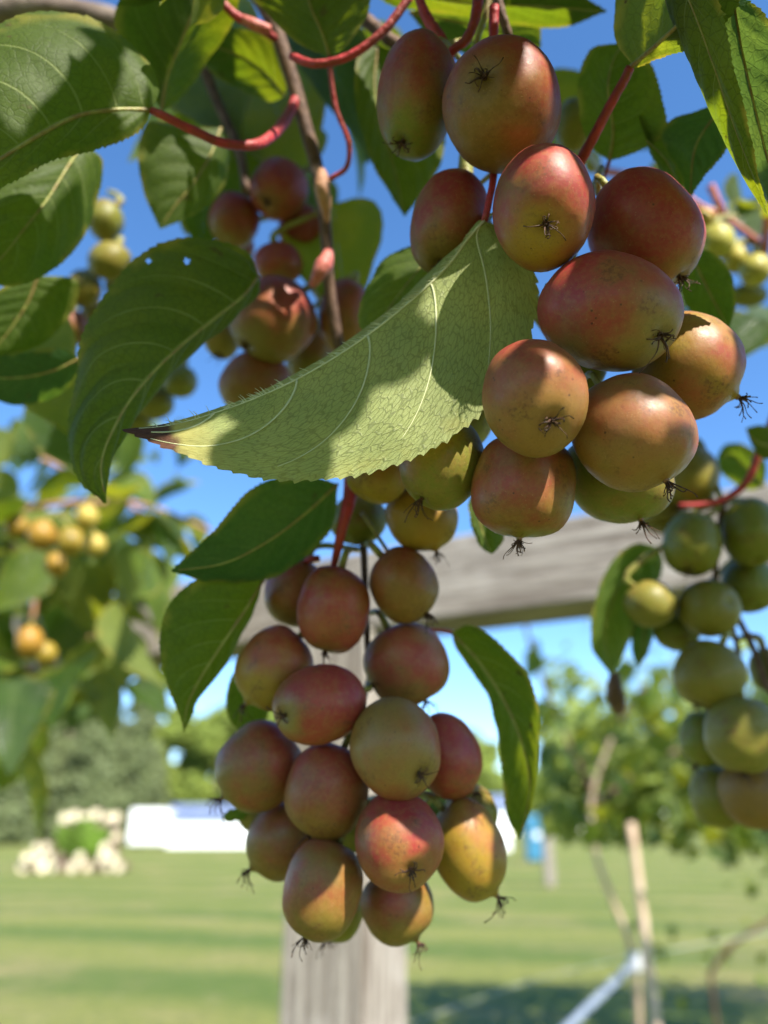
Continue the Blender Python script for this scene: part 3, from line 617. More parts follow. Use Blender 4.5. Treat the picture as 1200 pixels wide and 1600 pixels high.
px_leaf(v2, L_EDGE, [(705, 988, .25), (745, 1030, .248), (785, 1090, .247), (815, 1160, .246), (828, 1230, .247), (812, 1312, .248)],
        [(735, 980, .244), (785, 1010, .240), (825, 1060, .239), (842, 1120, .240), (838, 1210, .243), (825, 1270, .246)],
        [(715, 1015, .253), (745, 1060, .254), (772, 1120, .254), (785, 1200, .253), (790, 1270, .251)], 'long dark leaf with yellowing edge hanging right of the lower bunch', teeth=38, seed=30, cup=.10, midrib=(2.5, 1), petiole=[(690, 985, .252), (655, 982, .255)], prad=(4, 3.5, 3), pmat=S_PINK)
px_leaf(v2, L_YEL, [(400, 1262, .245), (380, 1268, .244), (362, 1275, .243), (344, 1280, .242)], [(385, 1255, .243), (365, 1264, .242)], [(388, 1276, .246), (365, 1284, .244)], seed=31, ns=30, nt_=4, teeth=8, midrib=None)
px_leaf(v2, L_NEAR, [(60, 430, .262), (45, 470, .262), (20, 510, .262), (-20, 560, .262)], [(20, 440, .26), (-20, 470, .26), (-40, 520, .26)], [(120, 440, .266), (110, 490, .268), (60, 540, .266)], seed=32)
px_leaf(v2, L_BLUE, [(125, 560, .262), (80, 580, .26), (30, 590, .258), (-40, 590, .256)], [(90, 545, .258), (40, 552, .255), (-10, 560, .254)], [(112, 600, .266), (70, 625, .266), (10, 630, .263)], 'dark leaf at the left edge below the olive berries', under=False, seed=33)

# ------------------------------------------------------------------ berries
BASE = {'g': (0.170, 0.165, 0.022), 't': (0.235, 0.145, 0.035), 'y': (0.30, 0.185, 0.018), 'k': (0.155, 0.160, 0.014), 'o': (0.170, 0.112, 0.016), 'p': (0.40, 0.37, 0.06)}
def B(x, y, w, h, d, cx, cy, base, red, label, phi=0, bd=(0, 1), neck=0.0, back=False, n=2.3, tuft=True, tl=1.0): return dict(x=x, y=y, w=w, h=h, d=d, cx=cx, cy=cy, base=base, red=red, label=label, phi=phi, bd=bd, neck=neck, back=back, n=n, tuft=tuft, tl=tl)
UPB = [
 B(651, 151, 63, 93, .200, 629, 222, 'g', .62, 'dusky red berry with green lower end, topmost on the left of the upper bunch', phi=-3),
 B(784, 168, 94, 97, .184, 757, 120, 'o', .55, 'big round brownish berry, its dried star of bristles near the top', bd=(.2, 1), tl=1.1),
 B(849, 326, 81, 98, .172, 853, 350, 'y', .80, 'sunlit coral red berry with a dried star facing the viewer', bd=(.1, .9), tl=1.15),
 B(702, 350, 62, 82, .203, 684, 424, 'o', .75, 'dark red berry tucked behind the top of the large pale leaf', phi=-14),
 B(1006, 364, 82, 98, .190, 1062, 452, 't', .88, 'plum red berry right of the sunlit coral one, no sun on it', phi=32, bd=(.2, .5)),
 B(952, 489, 110, 92, .172, 1033, 524, 't', .74, 'largest red berry of the upper bunch, lying on its side, bristles at its right end', phi=-14, bd=(-.6, .8), tl=1.2),
 B(1075, 572, 84, 84, .190, 1141, 622, 'y', .52, 'orange tan berry with a dark scar at the right edge of the upper bunch', phi=-35, neck=.10, bd=(.6, .3)),
 B(987, 676, 97, 90, .170, 1026, 752, 't', .44, 'tan berry with brown scuffs and bristles at its bottom right, below the largest red one', phi=-25, neck=.06, bd=(.3, .8), tl=1.1),
 B(834, 622, 82, 93, .162, 862, 658, 't', .46, 'orange tan berry in front, half sunlit, dried star right of its middle', bd=(0, .8), phi=8, tl=1.1),
 B(818, 760, 83, 80, .180, 807, 846, 'g', .58, 'squarish green and pink berry at the bottom of the upper bunch, bristles hanging down', n=2.9, bd=(-.2, .1), neck=.10, tl=.9),
 B(965, 745, 88, 72, .190, 992, 812, 'g', .20, 'olive green berry with a pink end below the scuffed tan one', phi=-18, bd=(.9, -.3), neck=.05),
 B(690, 722, 66, 76, .190, 655, 785, 'g', .25, 'yellow green berry blushed pink on one side under the pale leaf', bd=(-1, .1), phi=-8),
 B(700, 660, 68, 57, .194, 650, 690, 'p', .05, 'pale yellow green berry pressed under the lower edge of the pale leaf', tuft=False),
 B(592, 742, 50, 46, .222, 565, 782, 'y', .42, 'small orange berry just below the lower edge of the pale leaf', tuft=False),
 B(660, 808, 58, 54, .232, 682, 864, 'y', .15, 'amber berry half in sun between the two large bunches', neck=.1, phi=-10),
 B(560, 812, 46, 40, .250, 540, 840, 'k', .15, 'shaded dark green berry behind the pink stalk', tuft=False),
 B(905, 575, 44, 44, .205, 890, 600, 'k', .0, 'green berry hidden between the front berries of the upper bunch', tuft=False),
 B(1050, 632, 44, 44, .212, 1070, 660, 't', .75, 'reddish berry peeping out behind the right edge of the upper bunch', tuft=False)]
LOB = [
 B(460, 924, 48, 57, .250, 440, 975, 'o', .42, 'faded olive pink berry at the top left of the lower bunch', tuft=False),
 B(521, 952, 58, 70, .228, 508, 1022, 't', .86, 'rosy red oval berry hanging at the top of the lower bunch', bd=(0, .6)),
 B(631, 914, 54, 61, .230, 668, 962, 'o', .3, 'greenish tan berry at the top right of the lower bunch', phi=14),
 B(429, 1044, 60, 67, .232, 384, 1100, 'y', .45, 'orange berry with a square patch of sun on the left of the lower bunch', phi=-20, neck=.1),
 B(635, 1038, 67, 66, .236, 670, 1102, 't', .58, 'dusky pink brown berry on the right, under the greenish tan one', bd=(.3, .3)),
 B(500, 1100, 73, 62, .216, 443, 1118, 't', .82, 'rosy berry lying sideways in the middle of the lower bunch, bristles at its left end', phi=12, bd=(.6, .5)),
 B(618, 1168, 71, 78, .208, 656, 1210, 't', .40, 'pale tan berry with a dried star at its lower right, centre of the lower bunch', phi=12, bd=(.3, -.6)),
 B(698, 1180, 54, 68, .230, 736, 1228, 't', .95, 'deep red berry behind the pale tan one', phi=22, bd=(0, .2), neck=.06),
 B(405, 1197, 67, 70, .226, 344, 1246, 'o', .5, 'dull brown berry at the left edge of the lower bunch, bristles pointing out', phi=-35, neck=.08),
 B(511, 1235, 67, 75, .212, 484, 1298, 'o', .46, 'brown olive berry below the sideways rosy one', phi=-8),
 B(441, 1312, 55, 61, .238, 396, 1350, 'o', .38, 'brown berry at the lower left, its bristles against the lawn', phi=-25, neck=.12),
 B(504, 1389, 63, 78, .210, 478, 1456, 'o', .44, 'egg shaped tan berry with a sunlit corner at the bottom left', phi=-8, bd=(-.5, .6)),
 B(623, 1313, 71, 74, .206, 642, 1360, 't', .74, 'bright red orange berry with a star of bristles, lower middle of the bunch', bd=(-.2, .8), tl=1.1),
 B(731, 1326, 58, 79, .226, 772, 1388, 'y', .26, 'golden yellow berry at the lower right with dappled sun', phi=16, neck=.12, bd=(.8, .3)),
 B(621, 1414, 58, 56, .224, 656, 1470, 'o', .40, 'lowest berry in the middle, olive with a golden patch', phi=20, neck=.12),
 B(528, 1420, 42, 48, .240, 508, 1478, 'k', .05, 'green berry mostly hidden behind the egg shaped one'),
 B(412, 1268, 42, 32, .248, 400, 1290, 'g', .0, 'green berry wedged at the left edge of the lower bunch', tuft=False),
 B(736, 1268, 42, 42, .248, 750, 1300, 'k', .1, 'dark green berry in shade behind the golden yellow one', tuft=False),
 B(560, 1290, 40, 40, .245, 560, 1320, 'k', .1, 'shaded berry deep inside the lower bunch', tuft=False)]
MIB = [
 B(436, 296, 46, 47, .285, 416, 316, 't', .95, 'round red berry on top of the blurred bunch by the brown cane', bd=(0, .4)),
 B(366, 345, 40, 43, .292, 350, 375, 't', .75, 'sunlit pink berry at the left of the blurred bunch', tuft=False),
 B(470, 360, 36, 40, .300, 470, 395, 't', 1.0, 'dark red berry beside the brown cane', tuft=False),
 B(435, 412, 39, 33, .282, 440, 440, 't', .9, 'red berry with a thin stripe of sun above the big brown one', tuft=False),
 B(427, 500, 67, 67, .252, 385, 540, 'o', .55, 'big brownish berry with green lower side left of the cane', phi=-10, bd=(.2, .9)),
 B(540, 495, 43, 59, .262, 530, 545, 't', .55, 'shaded brown berry right of the cane, behind the pale leaf', tuft=False),
 B(400, 602, 58, 52, .262, 380, 640, 'o', .35, 'olive brown berry cut off by the upper edge of the pale leaf', tuft=False),
 B(347, 525, 30, 36, .295, 345, 558, 'g', .2, 'small olive berry at the left side of the blurred bunch'),
 B(488, 560, 42, 46, .292, 480, 600, 'k', .3, 'berry in deep shade between the two brown ones', tuft=False),
 B(374, 388, 24, 26, .315, 370, 410, 'y', .7, 'small orange lit berry below the sunlit pink one', tuft=False)]
RIB = [
 B(1076, 745, 46, 50, .318, 1060, 790, 'k', .0, 'top berry of the green bunch, sunlit along its right rim'),
 B(1036, 802, 36, 32, .325, 1030, 830, 'k', .0, 'dark green berry behind the upper bunch, top left of the green bunch', tuft=False),
 B(1081, 850, 45, 51, .300, 1076, 892, 'k', .0, 'green berry with a square sunny patch, upper part of the green bunch'),
 B(1016, 943, 41, 37, .300, 1045, 975, 'g', .05, 'half lit yellowish berry sticking out at the left of the green bunch', tuft=False),
 B(1108, 950, 46, 46, .295, 1140, 940, 'k', .05, 'green berry with a dark blemish in the middle of the green bunch', tuft=False),
 B(1172, 832, 43, 54, .300, 1180, 875, 'k', .0, 'oval green berry at the right edge, upper in the green bunch', tuft=False),
 B(1170, 915, 42, 43, .310, 1180, 950, 'k', .0, 'shaded dark green berry below the oval one at the right edge', tuft=False),
 B(1108, 1055, 55, 54, .285, 1080, 1105, 'k', .0, 'large plain green berry in the middle of the green bunch'),
 B(1058, 985, 36, 32, .318, 1050, 1010, 'k', .0, 'green berry in shade behind the half lit yellowish one', tuft=False),
 B(1160, 1147, 58, 60, .275, 1156, 1206, 'g', .0, 'large olive green berry with a small sunny spot'),
 B(1096, 1155, 33, 43, .300, 1084, 1196, 'k', .0, 'narrow green berry tucked beside the one with the sunny spot'),
 B(1120, 1245, 40, 49, .295, 1115, 1290, 'k', .0, 'bottom left berry of the green bunch', tuft=False),
 B(1182, 1240, 57, 53, .280, 1192, 1294, 'o', .0, 'bottom right berry of the green bunch, pale olive'),
 B(1200, 1045, 28, 34, .310, 1205, 1080, 'k', .0, 'green berry cut by the right edge beside the thin dark twigs', tuft=False)]
LFB = [
 B(186, 446, 22, 24, .37, 186, 465, 'k', .0, 'small olive berry just above the pinholed dark leaf', tuft=False),
 B(150, 494, 24, 22, .39, 150, 512, 'k', .1, 'dusky olive berry next to the lowest brownish one on the left', tuft=False),
 B(212, 655, 26, 24, .37, 212, 675, 'k', .0, 'green berry half hidden at the lower end of the drooping dark leaf', tuft=False),
 B(165, 345, 28, 33, .36, 150, 375, 'k', .05, 'olive berry hanging highest of the blurred ones at the left, below a thin stalk', tuft=False),
 B(172, 408, 34, 30, .35, 160, 430, 'k', .0, 'yellow green berry with a sunny flank at the left', tuft=False),
 B(132, 452, 27, 30, .37, 130, 480, 'k', .05, 'shaded olive berry below the sunny flanked one', tuft=False),
 B(112, 512, 27, 28, .36, 110, 535, 'o', .45, 'brownish berry lowest beside the drooping dark leaf', tuft=False),
 B(282, 596, 27, 26, .35, 280, 620, 'k', .0, 'round green berry against blue sky right of the drooping dark leaf', tuft=False),
 B(242, 628, 31, 28, .36, 240, 650, 'k', .0, 'green berry partly behind the drooping dark leaf', tuft=False),
 B(258, 562, 21, 22, .37, 255, 580, 'k', .0, 'small shaded green berry above the round one', tuft=False)]
RTB = [
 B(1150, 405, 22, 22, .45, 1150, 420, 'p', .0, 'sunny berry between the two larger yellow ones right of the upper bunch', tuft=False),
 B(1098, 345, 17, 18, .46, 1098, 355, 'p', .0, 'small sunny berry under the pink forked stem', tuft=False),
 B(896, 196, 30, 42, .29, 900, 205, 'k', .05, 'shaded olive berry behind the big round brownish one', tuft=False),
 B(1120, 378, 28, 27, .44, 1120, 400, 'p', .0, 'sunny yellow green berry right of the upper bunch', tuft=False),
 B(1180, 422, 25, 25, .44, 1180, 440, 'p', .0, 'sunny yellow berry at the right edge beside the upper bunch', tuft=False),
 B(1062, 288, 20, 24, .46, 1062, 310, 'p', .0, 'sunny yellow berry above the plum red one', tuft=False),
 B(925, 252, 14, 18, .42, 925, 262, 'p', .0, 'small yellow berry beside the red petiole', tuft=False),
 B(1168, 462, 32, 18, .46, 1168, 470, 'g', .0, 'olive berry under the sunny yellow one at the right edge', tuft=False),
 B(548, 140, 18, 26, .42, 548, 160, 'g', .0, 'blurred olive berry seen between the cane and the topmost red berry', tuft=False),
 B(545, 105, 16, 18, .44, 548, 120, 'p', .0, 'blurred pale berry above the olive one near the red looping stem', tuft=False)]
BGB = [
 B(88, 882, 18, 19, .75, 88, 895, 'y', .0, 'golden berry just below the golden pair in the far left vine', tuft=False),
 B(150, 852, 17, 18, .76, 150, 865, 'p', .0, 'pale yellow berry to the right of the golden pair in the far left vine', tuft=False),
 B(26, 822, 18, 19, .77, 26, 835, 'y', .0, 'golden berry at the left edge beside the golden pair', tuft=False),
 B(72, 1022, 17, 20, .74, 72, 1035, 'y', .0, 'golden berry beside the single low one in the far left vine', tuft=False),
 B(65, 836, 23, 24, .72, 65, 850, 'y', .0, 'leftmost of the golden berries in the far left vine', tuft=False),
 B(110, 846, 22, 23, .72, 110, 860, 'y', .0, 'golden berry right beside the leftmost one in the far left vine', tuft=False),
 B(136, 808, 18, 20, .74, 136, 820, 'p', .0, 'pale berry above the golden pair in the far left vine', tuft=False),
 B(46, 1003, 21, 26, .70, 46, 1020, 'y', .0, 'single golden berry low in the far left vine', tuft=False)]
def relax(Ls):
    for it in range(120):
        mv = 0
        for i in range(len(Ls)):
            for j in range(i + 1, len(Ls)):
                a, b = Ls[i], Ls[j]; dx, dy = b['x'] - a['x'], b['y'] - a['y']; D = math.hypot(dx, dy); th = math.atan2(-dy, dx)
                def er(e):
                    t = th - rad(e['phi']); return 1 / math.sqrt((math.cos(t) / e['w']) ** 2 + (math.sin(t) / e['h']) ** 2)
                S = (er(a) + er(b)) * 0.97
                if D >= S: continue
                zs = (math.sqrt(a['w'] * a['h']) + math.sqrt(b['w'] * b['h'])) * 0.95
                need = math.sqrt(1 - (D / S) ** 2) * zs * (a['d'] + b['d']) / 2 / F
                gap = b['d'] - a['d']; sg = 1 if gap >= 0 else -1
                if abs(gap) < need:
                    e = (need - abs(gap)) * 0.5; a['d'] -= sg * e * .25; b['d'] += sg * e * .25
                    far = b if sg > 0 else a; far['d'] += e * .5; mv += e
        if mv < 1e-6: break
NODES = {'up': [(740, 120, .222), (735, 300, .226), (800, 420, .228), (860, 520, .228), (890, 640, .228), (700, 700, .235), (960, 420, .225)], 'lo': [(568, 860, .262), (572, 960, .262), (576, 1060, .265), (570, 1160, .265), (560, 1250, .262), (590, 1320, .26)],
         'mi': [(495, 262, .315), (505, 330, .315), (470, 330, .34), (450, 450, .34), (500, 470, .33)], 'ri': [(1130, 790, .325), (1120, 900, .35), (1150, 1000, .345), (1160, 1090, .345), (1160, 1190, .34)],
         'lf': [(170, 300, .43), (150, 420, .44), (120, 470, .445), (250, 540, .43), (260, 600, .435)], 'rt': [(940, 270, .42), (1150, 340, .47), (1090, 270, .47), (560, 90, .44), (1190, 380, .47)], 'bg': [(90, 800, .78), (60, 960, .78)]}
def tuft_mesh(p, axis, size, seed, rim, droop=0.0):
    rr = random.Random(seed); V, Fc = [], []
    u = axis.orthogonal().normalized(); v_ = axis.cross(u); nst = rr.randint(13, 19)
    for k in range(nst):
        a = 2 * math.pi * k / nst + rr.uniform(-.35, .35); out = u * math.cos(a) + v_ * math.sin(a)
        ln = size * rr.choice((.4, .55, .7, .85, .95, 1.0, 1.15)) * rr.uniform(.85, 1.1); lift = rr.uniform(.15, .75) if rim else rr.uniform(.05, .45)
        e = Vector((rr.uniform(-1, 1), rr.uniform(-1, 1), rr.uniform(-1, 1))) * ln * .34
        p0 = p + out * size * 0.07; p1 = p + out * ln * .45 * (1 - .5 * lift) + axis * ln * (.28 + .35 * lift) + e * .4
        p2 = p + out * ln * .8 * (1 - .4 * lift) + axis * ln * (.22 + .75 * lift) + e - Z * ln * droop
        p3 = p2 + out * ln * rr.uniform(-.1, .2) + e * .8 - axis * ln * rr.uniform(-.05, .22) - Z * ln * droop
        r0 = size * rr.uniform(.028, .062)
        x, f = tube_data([p0, p1, p2, p3], [r0 * 1.2, r0 * .8, r0 * .55, r0 * .8], n=6, samples=9, bumps=.5, seed=k + seed); b0 = len(V); V += x; Fc += [tuple(i + b0 for i in q) for q in f]
    # ragged flattened stub in the middle
    x, f = tube_data([p - axis * size * .1, p + axis * size * .12, p + axis * size * .2], [size * .17, size * .14, size * .05], n=9, samples=5, bumps=.5, seed=seed); b0 = len(V); V += x; Fc += [tuple(i + b0 for i in q) for q in f]
    return V, Fc
ALLB = []
def build_berries(Ls, grp, key, hi=True):
    nodes = [at(*p) for p in NODES[key]]
    for bi, e in enumerate(Ls):
        d = e['d']; s = d / F; c = at(e['x'], e['y'], d); ph = rad(e['phi'])
        ex = RT * math.cos(ph) + UP * math.sin(ph); ey = UP * math.cos(ph) - RT * math.sin(ph)
        ox, oy = e['cx'] - e['x'], -(e['cy'] - e['y'])
        lx = (ox * math.cos(ph) + oy * math.sin(ph)) / e['w']; ly = (oy * math.cos(ph) - ox * math.sin(ph)) / e['h']
        rr = math.hypot(lx, ly); rim = rr > 0.9
        if rr > 0.97: lx *= 0.97 / rr; ly *= 0.97 / rr
        lz = -math.sqrt(max(0, 1 - lx * lx - ly * ly)) * (-1 if e['back'] else 1)      # local z away from camera
        wz = math.sqrt(e['w'] * e['h'])
        def place(q): return c + ex * (q.x * e['w'] * s) + ey * (q.y * e['h'] * s) + FW * (q.z * wz * s)
        for _ in range(8):
            ax = Vector((lx, ly, lz)).normalized(); px_, py_, _z = proj(place(ax * 0.94))
            if rim: break
            ddx, ddy = e['cx'] - px_, -(e['cy'] - py_)
            lx += .7 * (ddx * math.cos(ph) + ddy * math.sin(ph)) / e['w']; ly += .7 * (ddy * math.cos(ph) - ddx * math.sin(ph)) / e['h']
            rr = math.hypot(lx, ly)
            if rr > .97: lx *= .97 / rr; ly *= .97 / rr
            lz = -math.sqrt(max(0, 1 - lx * lx - ly * ly))
        ax = Vector((lx, ly, lz)).normalized()
        u = ax.orthogonal().normalized(); v_ = ax.cross(u)
        nr_, ns_ = (34, 44) if hi else (18, 24); V, Fc, BL = [], [], []
        bd = Vector((e['bd'][0], e['bd'][1], 0)); sd = Vector((e['x'] * .013, e['y'] * .017, 0))
        for i in range(nr_ + 1):
            th = math.pi * i / nr_; ct, st = math.cos(th), math.sin(th)
            rad_ = (abs(ct) ** e['n'] + abs(st) ** e['n']) ** (-1 / e['n'])
            rad_ *= 1 - 0.085 * math.exp(-(th / 0.17) ** 2) * (0 if e['neck'] else 1) + e['neck'] * math.exp(-(th / 0.13) ** 2) - 0.07 * math.exp(-((math.pi - th) / 0.28) ** 2)
            for k in range(ns_):
                a = 2 * math.pi * k / ns_; dirv = ax * ct + (u * math.cos(a) + v_ * math.sin(a)) * st
                rq = rad_ * (1 + 0.036 * noise.noise(dirv * 1.2 + sd) + 0.014 * noise.noise(dirv * 3.1 + sd) + 0.005 * noise.noise(dirv * 7.0 + sd))
                # normalise so the silhouette keeps the measured extents
                q = dirv * rq * 0.962; V.append(place(q))
                nb = noise.noise(dirv * 1.6 + sd * 2)
                BL.append(max(0, min(1, e['red'] + 0.5 * (dirv.x * bd.x + dirv.y * bd.y) * (0.35 + e['red']) * .8 - 0.45 * math.exp(-(th / 0.5) ** 2) + 0.28 * nb * (0.3 + e['red']))))
            if i in (0, nr_): pass
        for i in range(nr_):
            for k in range(ns_): Fc.append((i * ns_ + k, i * ns_ + (k + 1) % ns_, (i + 1) * ns_ + (k + 1) % ns_, (i + 1) * ns_ + k))
        # ex, ey, FW is a left-handed set: flip winding if the normals point inwards
        f0 = Fc[len(Fc) // 2]; nn = (V[f0[2]] - V[f0[0]]).cross(V[f0[3]] - V[f0[1]])
        if nn.dot(V[f0[0]] - c) < 0: Fc = [tuple(reversed(f)) for f in Fc]
        t = empty('kiwi_berry', c, e['label'], 'kiwi berry', grp)
        body = mesh_obj('skin', V, Fc, BERRY, t, origin=c, attr={'blush': BL}); bc = BASE[e['base']]; j = 1 + 0.12 * math.sin(bi * 2.7 + e['x'])
        body.color = (bc[0] * j, bc[1] * (2 - j) * .5 + bc[1] * .5, bc[2], 1)
        tipd = (ex * (ax.x / e['w']) + ey * (ax.y / e['h']) + FW * (ax.z / wz)).normalized()
        tip = place(ax * (0.93 + e['neck']))
        if e['neck']: 
            nl = 0.09 * wz * s; tube('neck', [tip - tipd * nl * 1.1, tip - tipd * nl * .2, tip + tipd * nl * .5], [nl * .9, nl * .62, nl * .6], NECK, t, n=12, samples=10); tip = tip + tipd * nl * .5
        if e['tuft'] or hi is False and False:
            tv, tf = tuft_mesh(tip, tipd, 0.0036 * e['tl'], 100 + bi + int(e['x']), rim, .28 if rim and tipd.z < -.5 else .05); mesh_obj('dried_bristles', tv, tf, TUFT, t, origin=tip)
        stem = place(ax * -0.88); sdv = -tipd; nd = min(nodes, key=lambda q: (q - stem).length); L = (nd - stem).length
        tube('stalk', [stem, stem + sdv * min(.006, L * .35), stem.lerp(nd, .6) + sdv * .003, nd], [6.0 * s, 4.5 * s, 4.2 * s, 4.2 * s] if d < .6 else [.0015] * 4, S_YG, t, n=8, samples=14)
        ALLB.append((e, c, wz * s))
for Ls, grp, key, hi in ((UPB, 'berries of the near upper bunch', 'up', True), (LOB, 'berries of the lower bunch', 'lo', True), (MIB, 'berries of the blurred bunch by the cane', 'mi', True), (RIB, 'berries of the green bunch on the right', 'ri', True),
                     (LFB, 'blurred olive berries on the left', 'lf', False), (RTB, 'blurred berries behind the upper bunch', 'rt', False), (BGB, 'golden berries in the far left vine', 'bg', False)):
    
    for e in Ls: e['d'] += {'mi': .028, 'lf': .06, 'ri': .02}.get(key, 0)
    relax(Ls); build_berries(Ls, grp, key, hi)

# --- the vine on the right, bearing the green bunch
v3 = empty('kiwi_vine', at(1190, 690, .31), 'kiwi vine cane at the right edge bearing the green berry bunch', 'vine')
for px_, r_, mm in [([(1215, 640, .31), (1185, 710, .31), (1165, 755, .313), (1120, 785, .32), (1060, 790, .325)], [8, 8, 7, 6, 4], S_RED), ([(1130, 785, .325), (1118, 900, .33), (1150, 1000, .325), (1160, 1090, .325), (1160, 1190, .32)], [5, 5, 4, 4, 3], S_BRN),
               ([(1150, 960, .33), (1180, 1020, .325), (1200, 1075, .32), (1230, 1100, .32)], [5, 5, 6, 6], S_BRN), ([(1160, 985, .32), (1185, 1000, .32), (1210, 1060, .32)], [3, 3, 3], S_BRN), ([(960, 1050, .36), (960, 1075, .36), (966, 1110, .365)], [7, 15, 9], S_BRN)]:
    ptube('stem', px_, r_, mm, v3, n=10, samples=28, bumps=.12)
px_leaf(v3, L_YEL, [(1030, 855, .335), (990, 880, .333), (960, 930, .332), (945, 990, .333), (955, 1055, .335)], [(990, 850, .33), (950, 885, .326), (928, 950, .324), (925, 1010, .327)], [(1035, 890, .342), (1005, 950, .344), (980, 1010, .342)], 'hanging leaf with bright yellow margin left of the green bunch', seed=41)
px_leaf(v3, L_BLUE, [(1000, 900, .345), (1005, 950, .345), (1005, 1000, .346), (998, 1042, .347)], [(985, 920, .343), (982, 970, .343), (988, 1020, .345)], [(1025, 930, .35), (1025, 980, .35), (1012, 1020, .349)], seed=42, under=False, ns=50)
px_leaf(v3, L_NEAR, [(1215, 690, .305), (1195, 695, .304), (1175, 685, .304), (1165, 670, .304)], [(1205, 670, .302), (1185, 665, .302)], [(1210, 715, .308), (1185, 712, .307)], seed=43, ns=40, nt_=6, teeth=12)
px_leaf(v3, L_YEL, [(1195, 760, .4), (1165, 730, .4), (1145, 710, .4), (1120, 715, .4)], [(1195, 720, .395), (1160, 695, .395), (1135, 695, .396)], [(1170, 765, .405), (1140, 750, .405), (1125, 735, .403)], 'blurred light green leaf above the green bunch', seed=44, ns=50)

# --- generic leaves for the farther vines
def generic_leaf(seed):
    rr = random.Random(seed); droop = rr.uniform(.12, .35); fold = rr.uniform(.15, .5); wd = rr.uniform(.30, .37)
    def P(s, x): return Vector((x * math.cos(fold), s, abs(x) * math.sin(fold) - droop * s * s))
    prof = [(.04, .45), (.14, .82), (.30, 1.0), (.48, .95), (.65, .72), (.80, .42), (.92, .14)]
    mid = [P(s, 0) for s in (0, .25, .5, .75, 1)]
    a = [mid[0]] + [P(s, -wd * f * rr.uniform(.94, 1.06)) for s, f in prof] + [mid[-1]]; b = [mid[0]] + [P(s, wd * f * rr.uniform(.94, 1.06)) for s, f in prof] + [mid[-1]]
    V, Fc, UVs = loft_leaf(mid, a, b, 26, 4, 13, .012, .05, .008, 7, .03, seed)
    if mean_normal(V, Fc).z < 0: Fc = [tuple(reversed(f)) for f in Fc]
    me = bpy.data.meshes.new('leaf'); me.from_pydata(V, [], Fc); me.shade_smooth(); L = me.uv_layers.new(name='UVMap')
    for lp in me.loops: L.data[lp.index].uv = UVs[lp.vertex_index]
    return me
GEN = [generic_leaf(60 + i) for i in range(6)]
for i, g in enumerate(GEN): g.materials.append(L_GEN if i % 2 == 0 else L_GENY)
def orient(ydir, zdir):
    y = ydir.normalized(); z = (zdir - y * zdir.dot(y)).normalized(); x = y.cross(z)
    return Matrix((x, y, z)).transposed().to_4x4()
def put_leaf(vine, p, ydir, zdir, size, me, label=None):
    o = bpy.data.objects.new('leaf', me); scene.collection.objects.link(o); o.parent = vine
    M = orient(ydir, zdir) @ Matrix.Scale(size, 4); M.translation = p - worldpos(vine); o.matrix_local = M
    if label: o['label'] = label
    return o
def rleaf(vine, p, size, rr, me=None):
    y = Vector((rr.gauss(0, .7), rr.gauss(0, .7), -.55 + rr.gauss(0, .35))); z = Vector((rr.gauss(0, .45) + .1, rr.gauss(0, .45) - .35, 1))
    return put_leaf(vine, p, y, z, size, me or rr.choice(GEN))
# far left vine (about a metre away, on the beam)
v4 = empty('kiwi_vine', at(40, 800, 1.0), 'leafy sunlit kiwi vine filling the far left middle of the picture', 'vine')
rr = random.Random(11)
for px_ in ([(-60, 860, .95), (0, 810, .97), (60, 790, 1.0), (150, 785, 1.02), (230, 790, 1.05), (330, 830, 1.1)], [(40, 1100, .95), (50, 980, .96), (60, 900, .97), (66, 860, .98), (30, 780, 1.0)], [(-40, 690, 1.0), (60, 715, 1.02), (120, 745, 1.05), (220, 800, 1.1)], [(20, 850, 1), (70, 900, .98), (110, 950, .97), (150, 1020, .98), (170, 1090, 1)]):
    ptube('stem', px_, [4.5, 4.5, 4, 3.5, 3, 3][:len(px_)], S_TAN, v4, n=8, samples=24, bumps=.1)
spots = []
for k in range(120):
    x, y = rr.uniform(-70, 255), rr.uniform(800, 1150)
    if x > 195 and y > 930 and rr.random() < .7: continue
    if y > 1080 and x > 60 and rr.random() < .55: continue
    spots.append((x, y, rr.uniform(.75, 1.3), rr.uniform(.065, .105)))
for k in range(34): spots.append((rr.uniform(-60, 300), rr.uniform(690, 840), rr.uniform(.85, 1.3), rr.uniform(.055, .09)))
for k in range(46): spots.append((rr.uniform(-80, 230), rr.uniform(760, 1120), rr.uniform(1.15, 1.75), rr.uniform(.08, .12)))
spots += [(30, 640, .8, .075), (195, 700, .95, .07), (10, 700, .9, .06), (60, 760, .9, .06), (240, 735, 1.0, .02), (230, 850, .85, .09), (205, 890, .8, .10), (250, 900, 1.0, .07), (10, 890, .75, .08), (130, 1060, .75, .09), (20, 1090, .7, .09), (5, 1180, .7, .10), (155, 1120, .8, .06)]
for (x, y, d, s) in spots:
    if d < .95 and (abs(x - 90) < 75 and abs(y - 820) < 75 or abs(x - 46) < 50 and abs(y - 985) < 60): d += .3
    rleaf(v4, at(x, y - 30, d), s, rr)
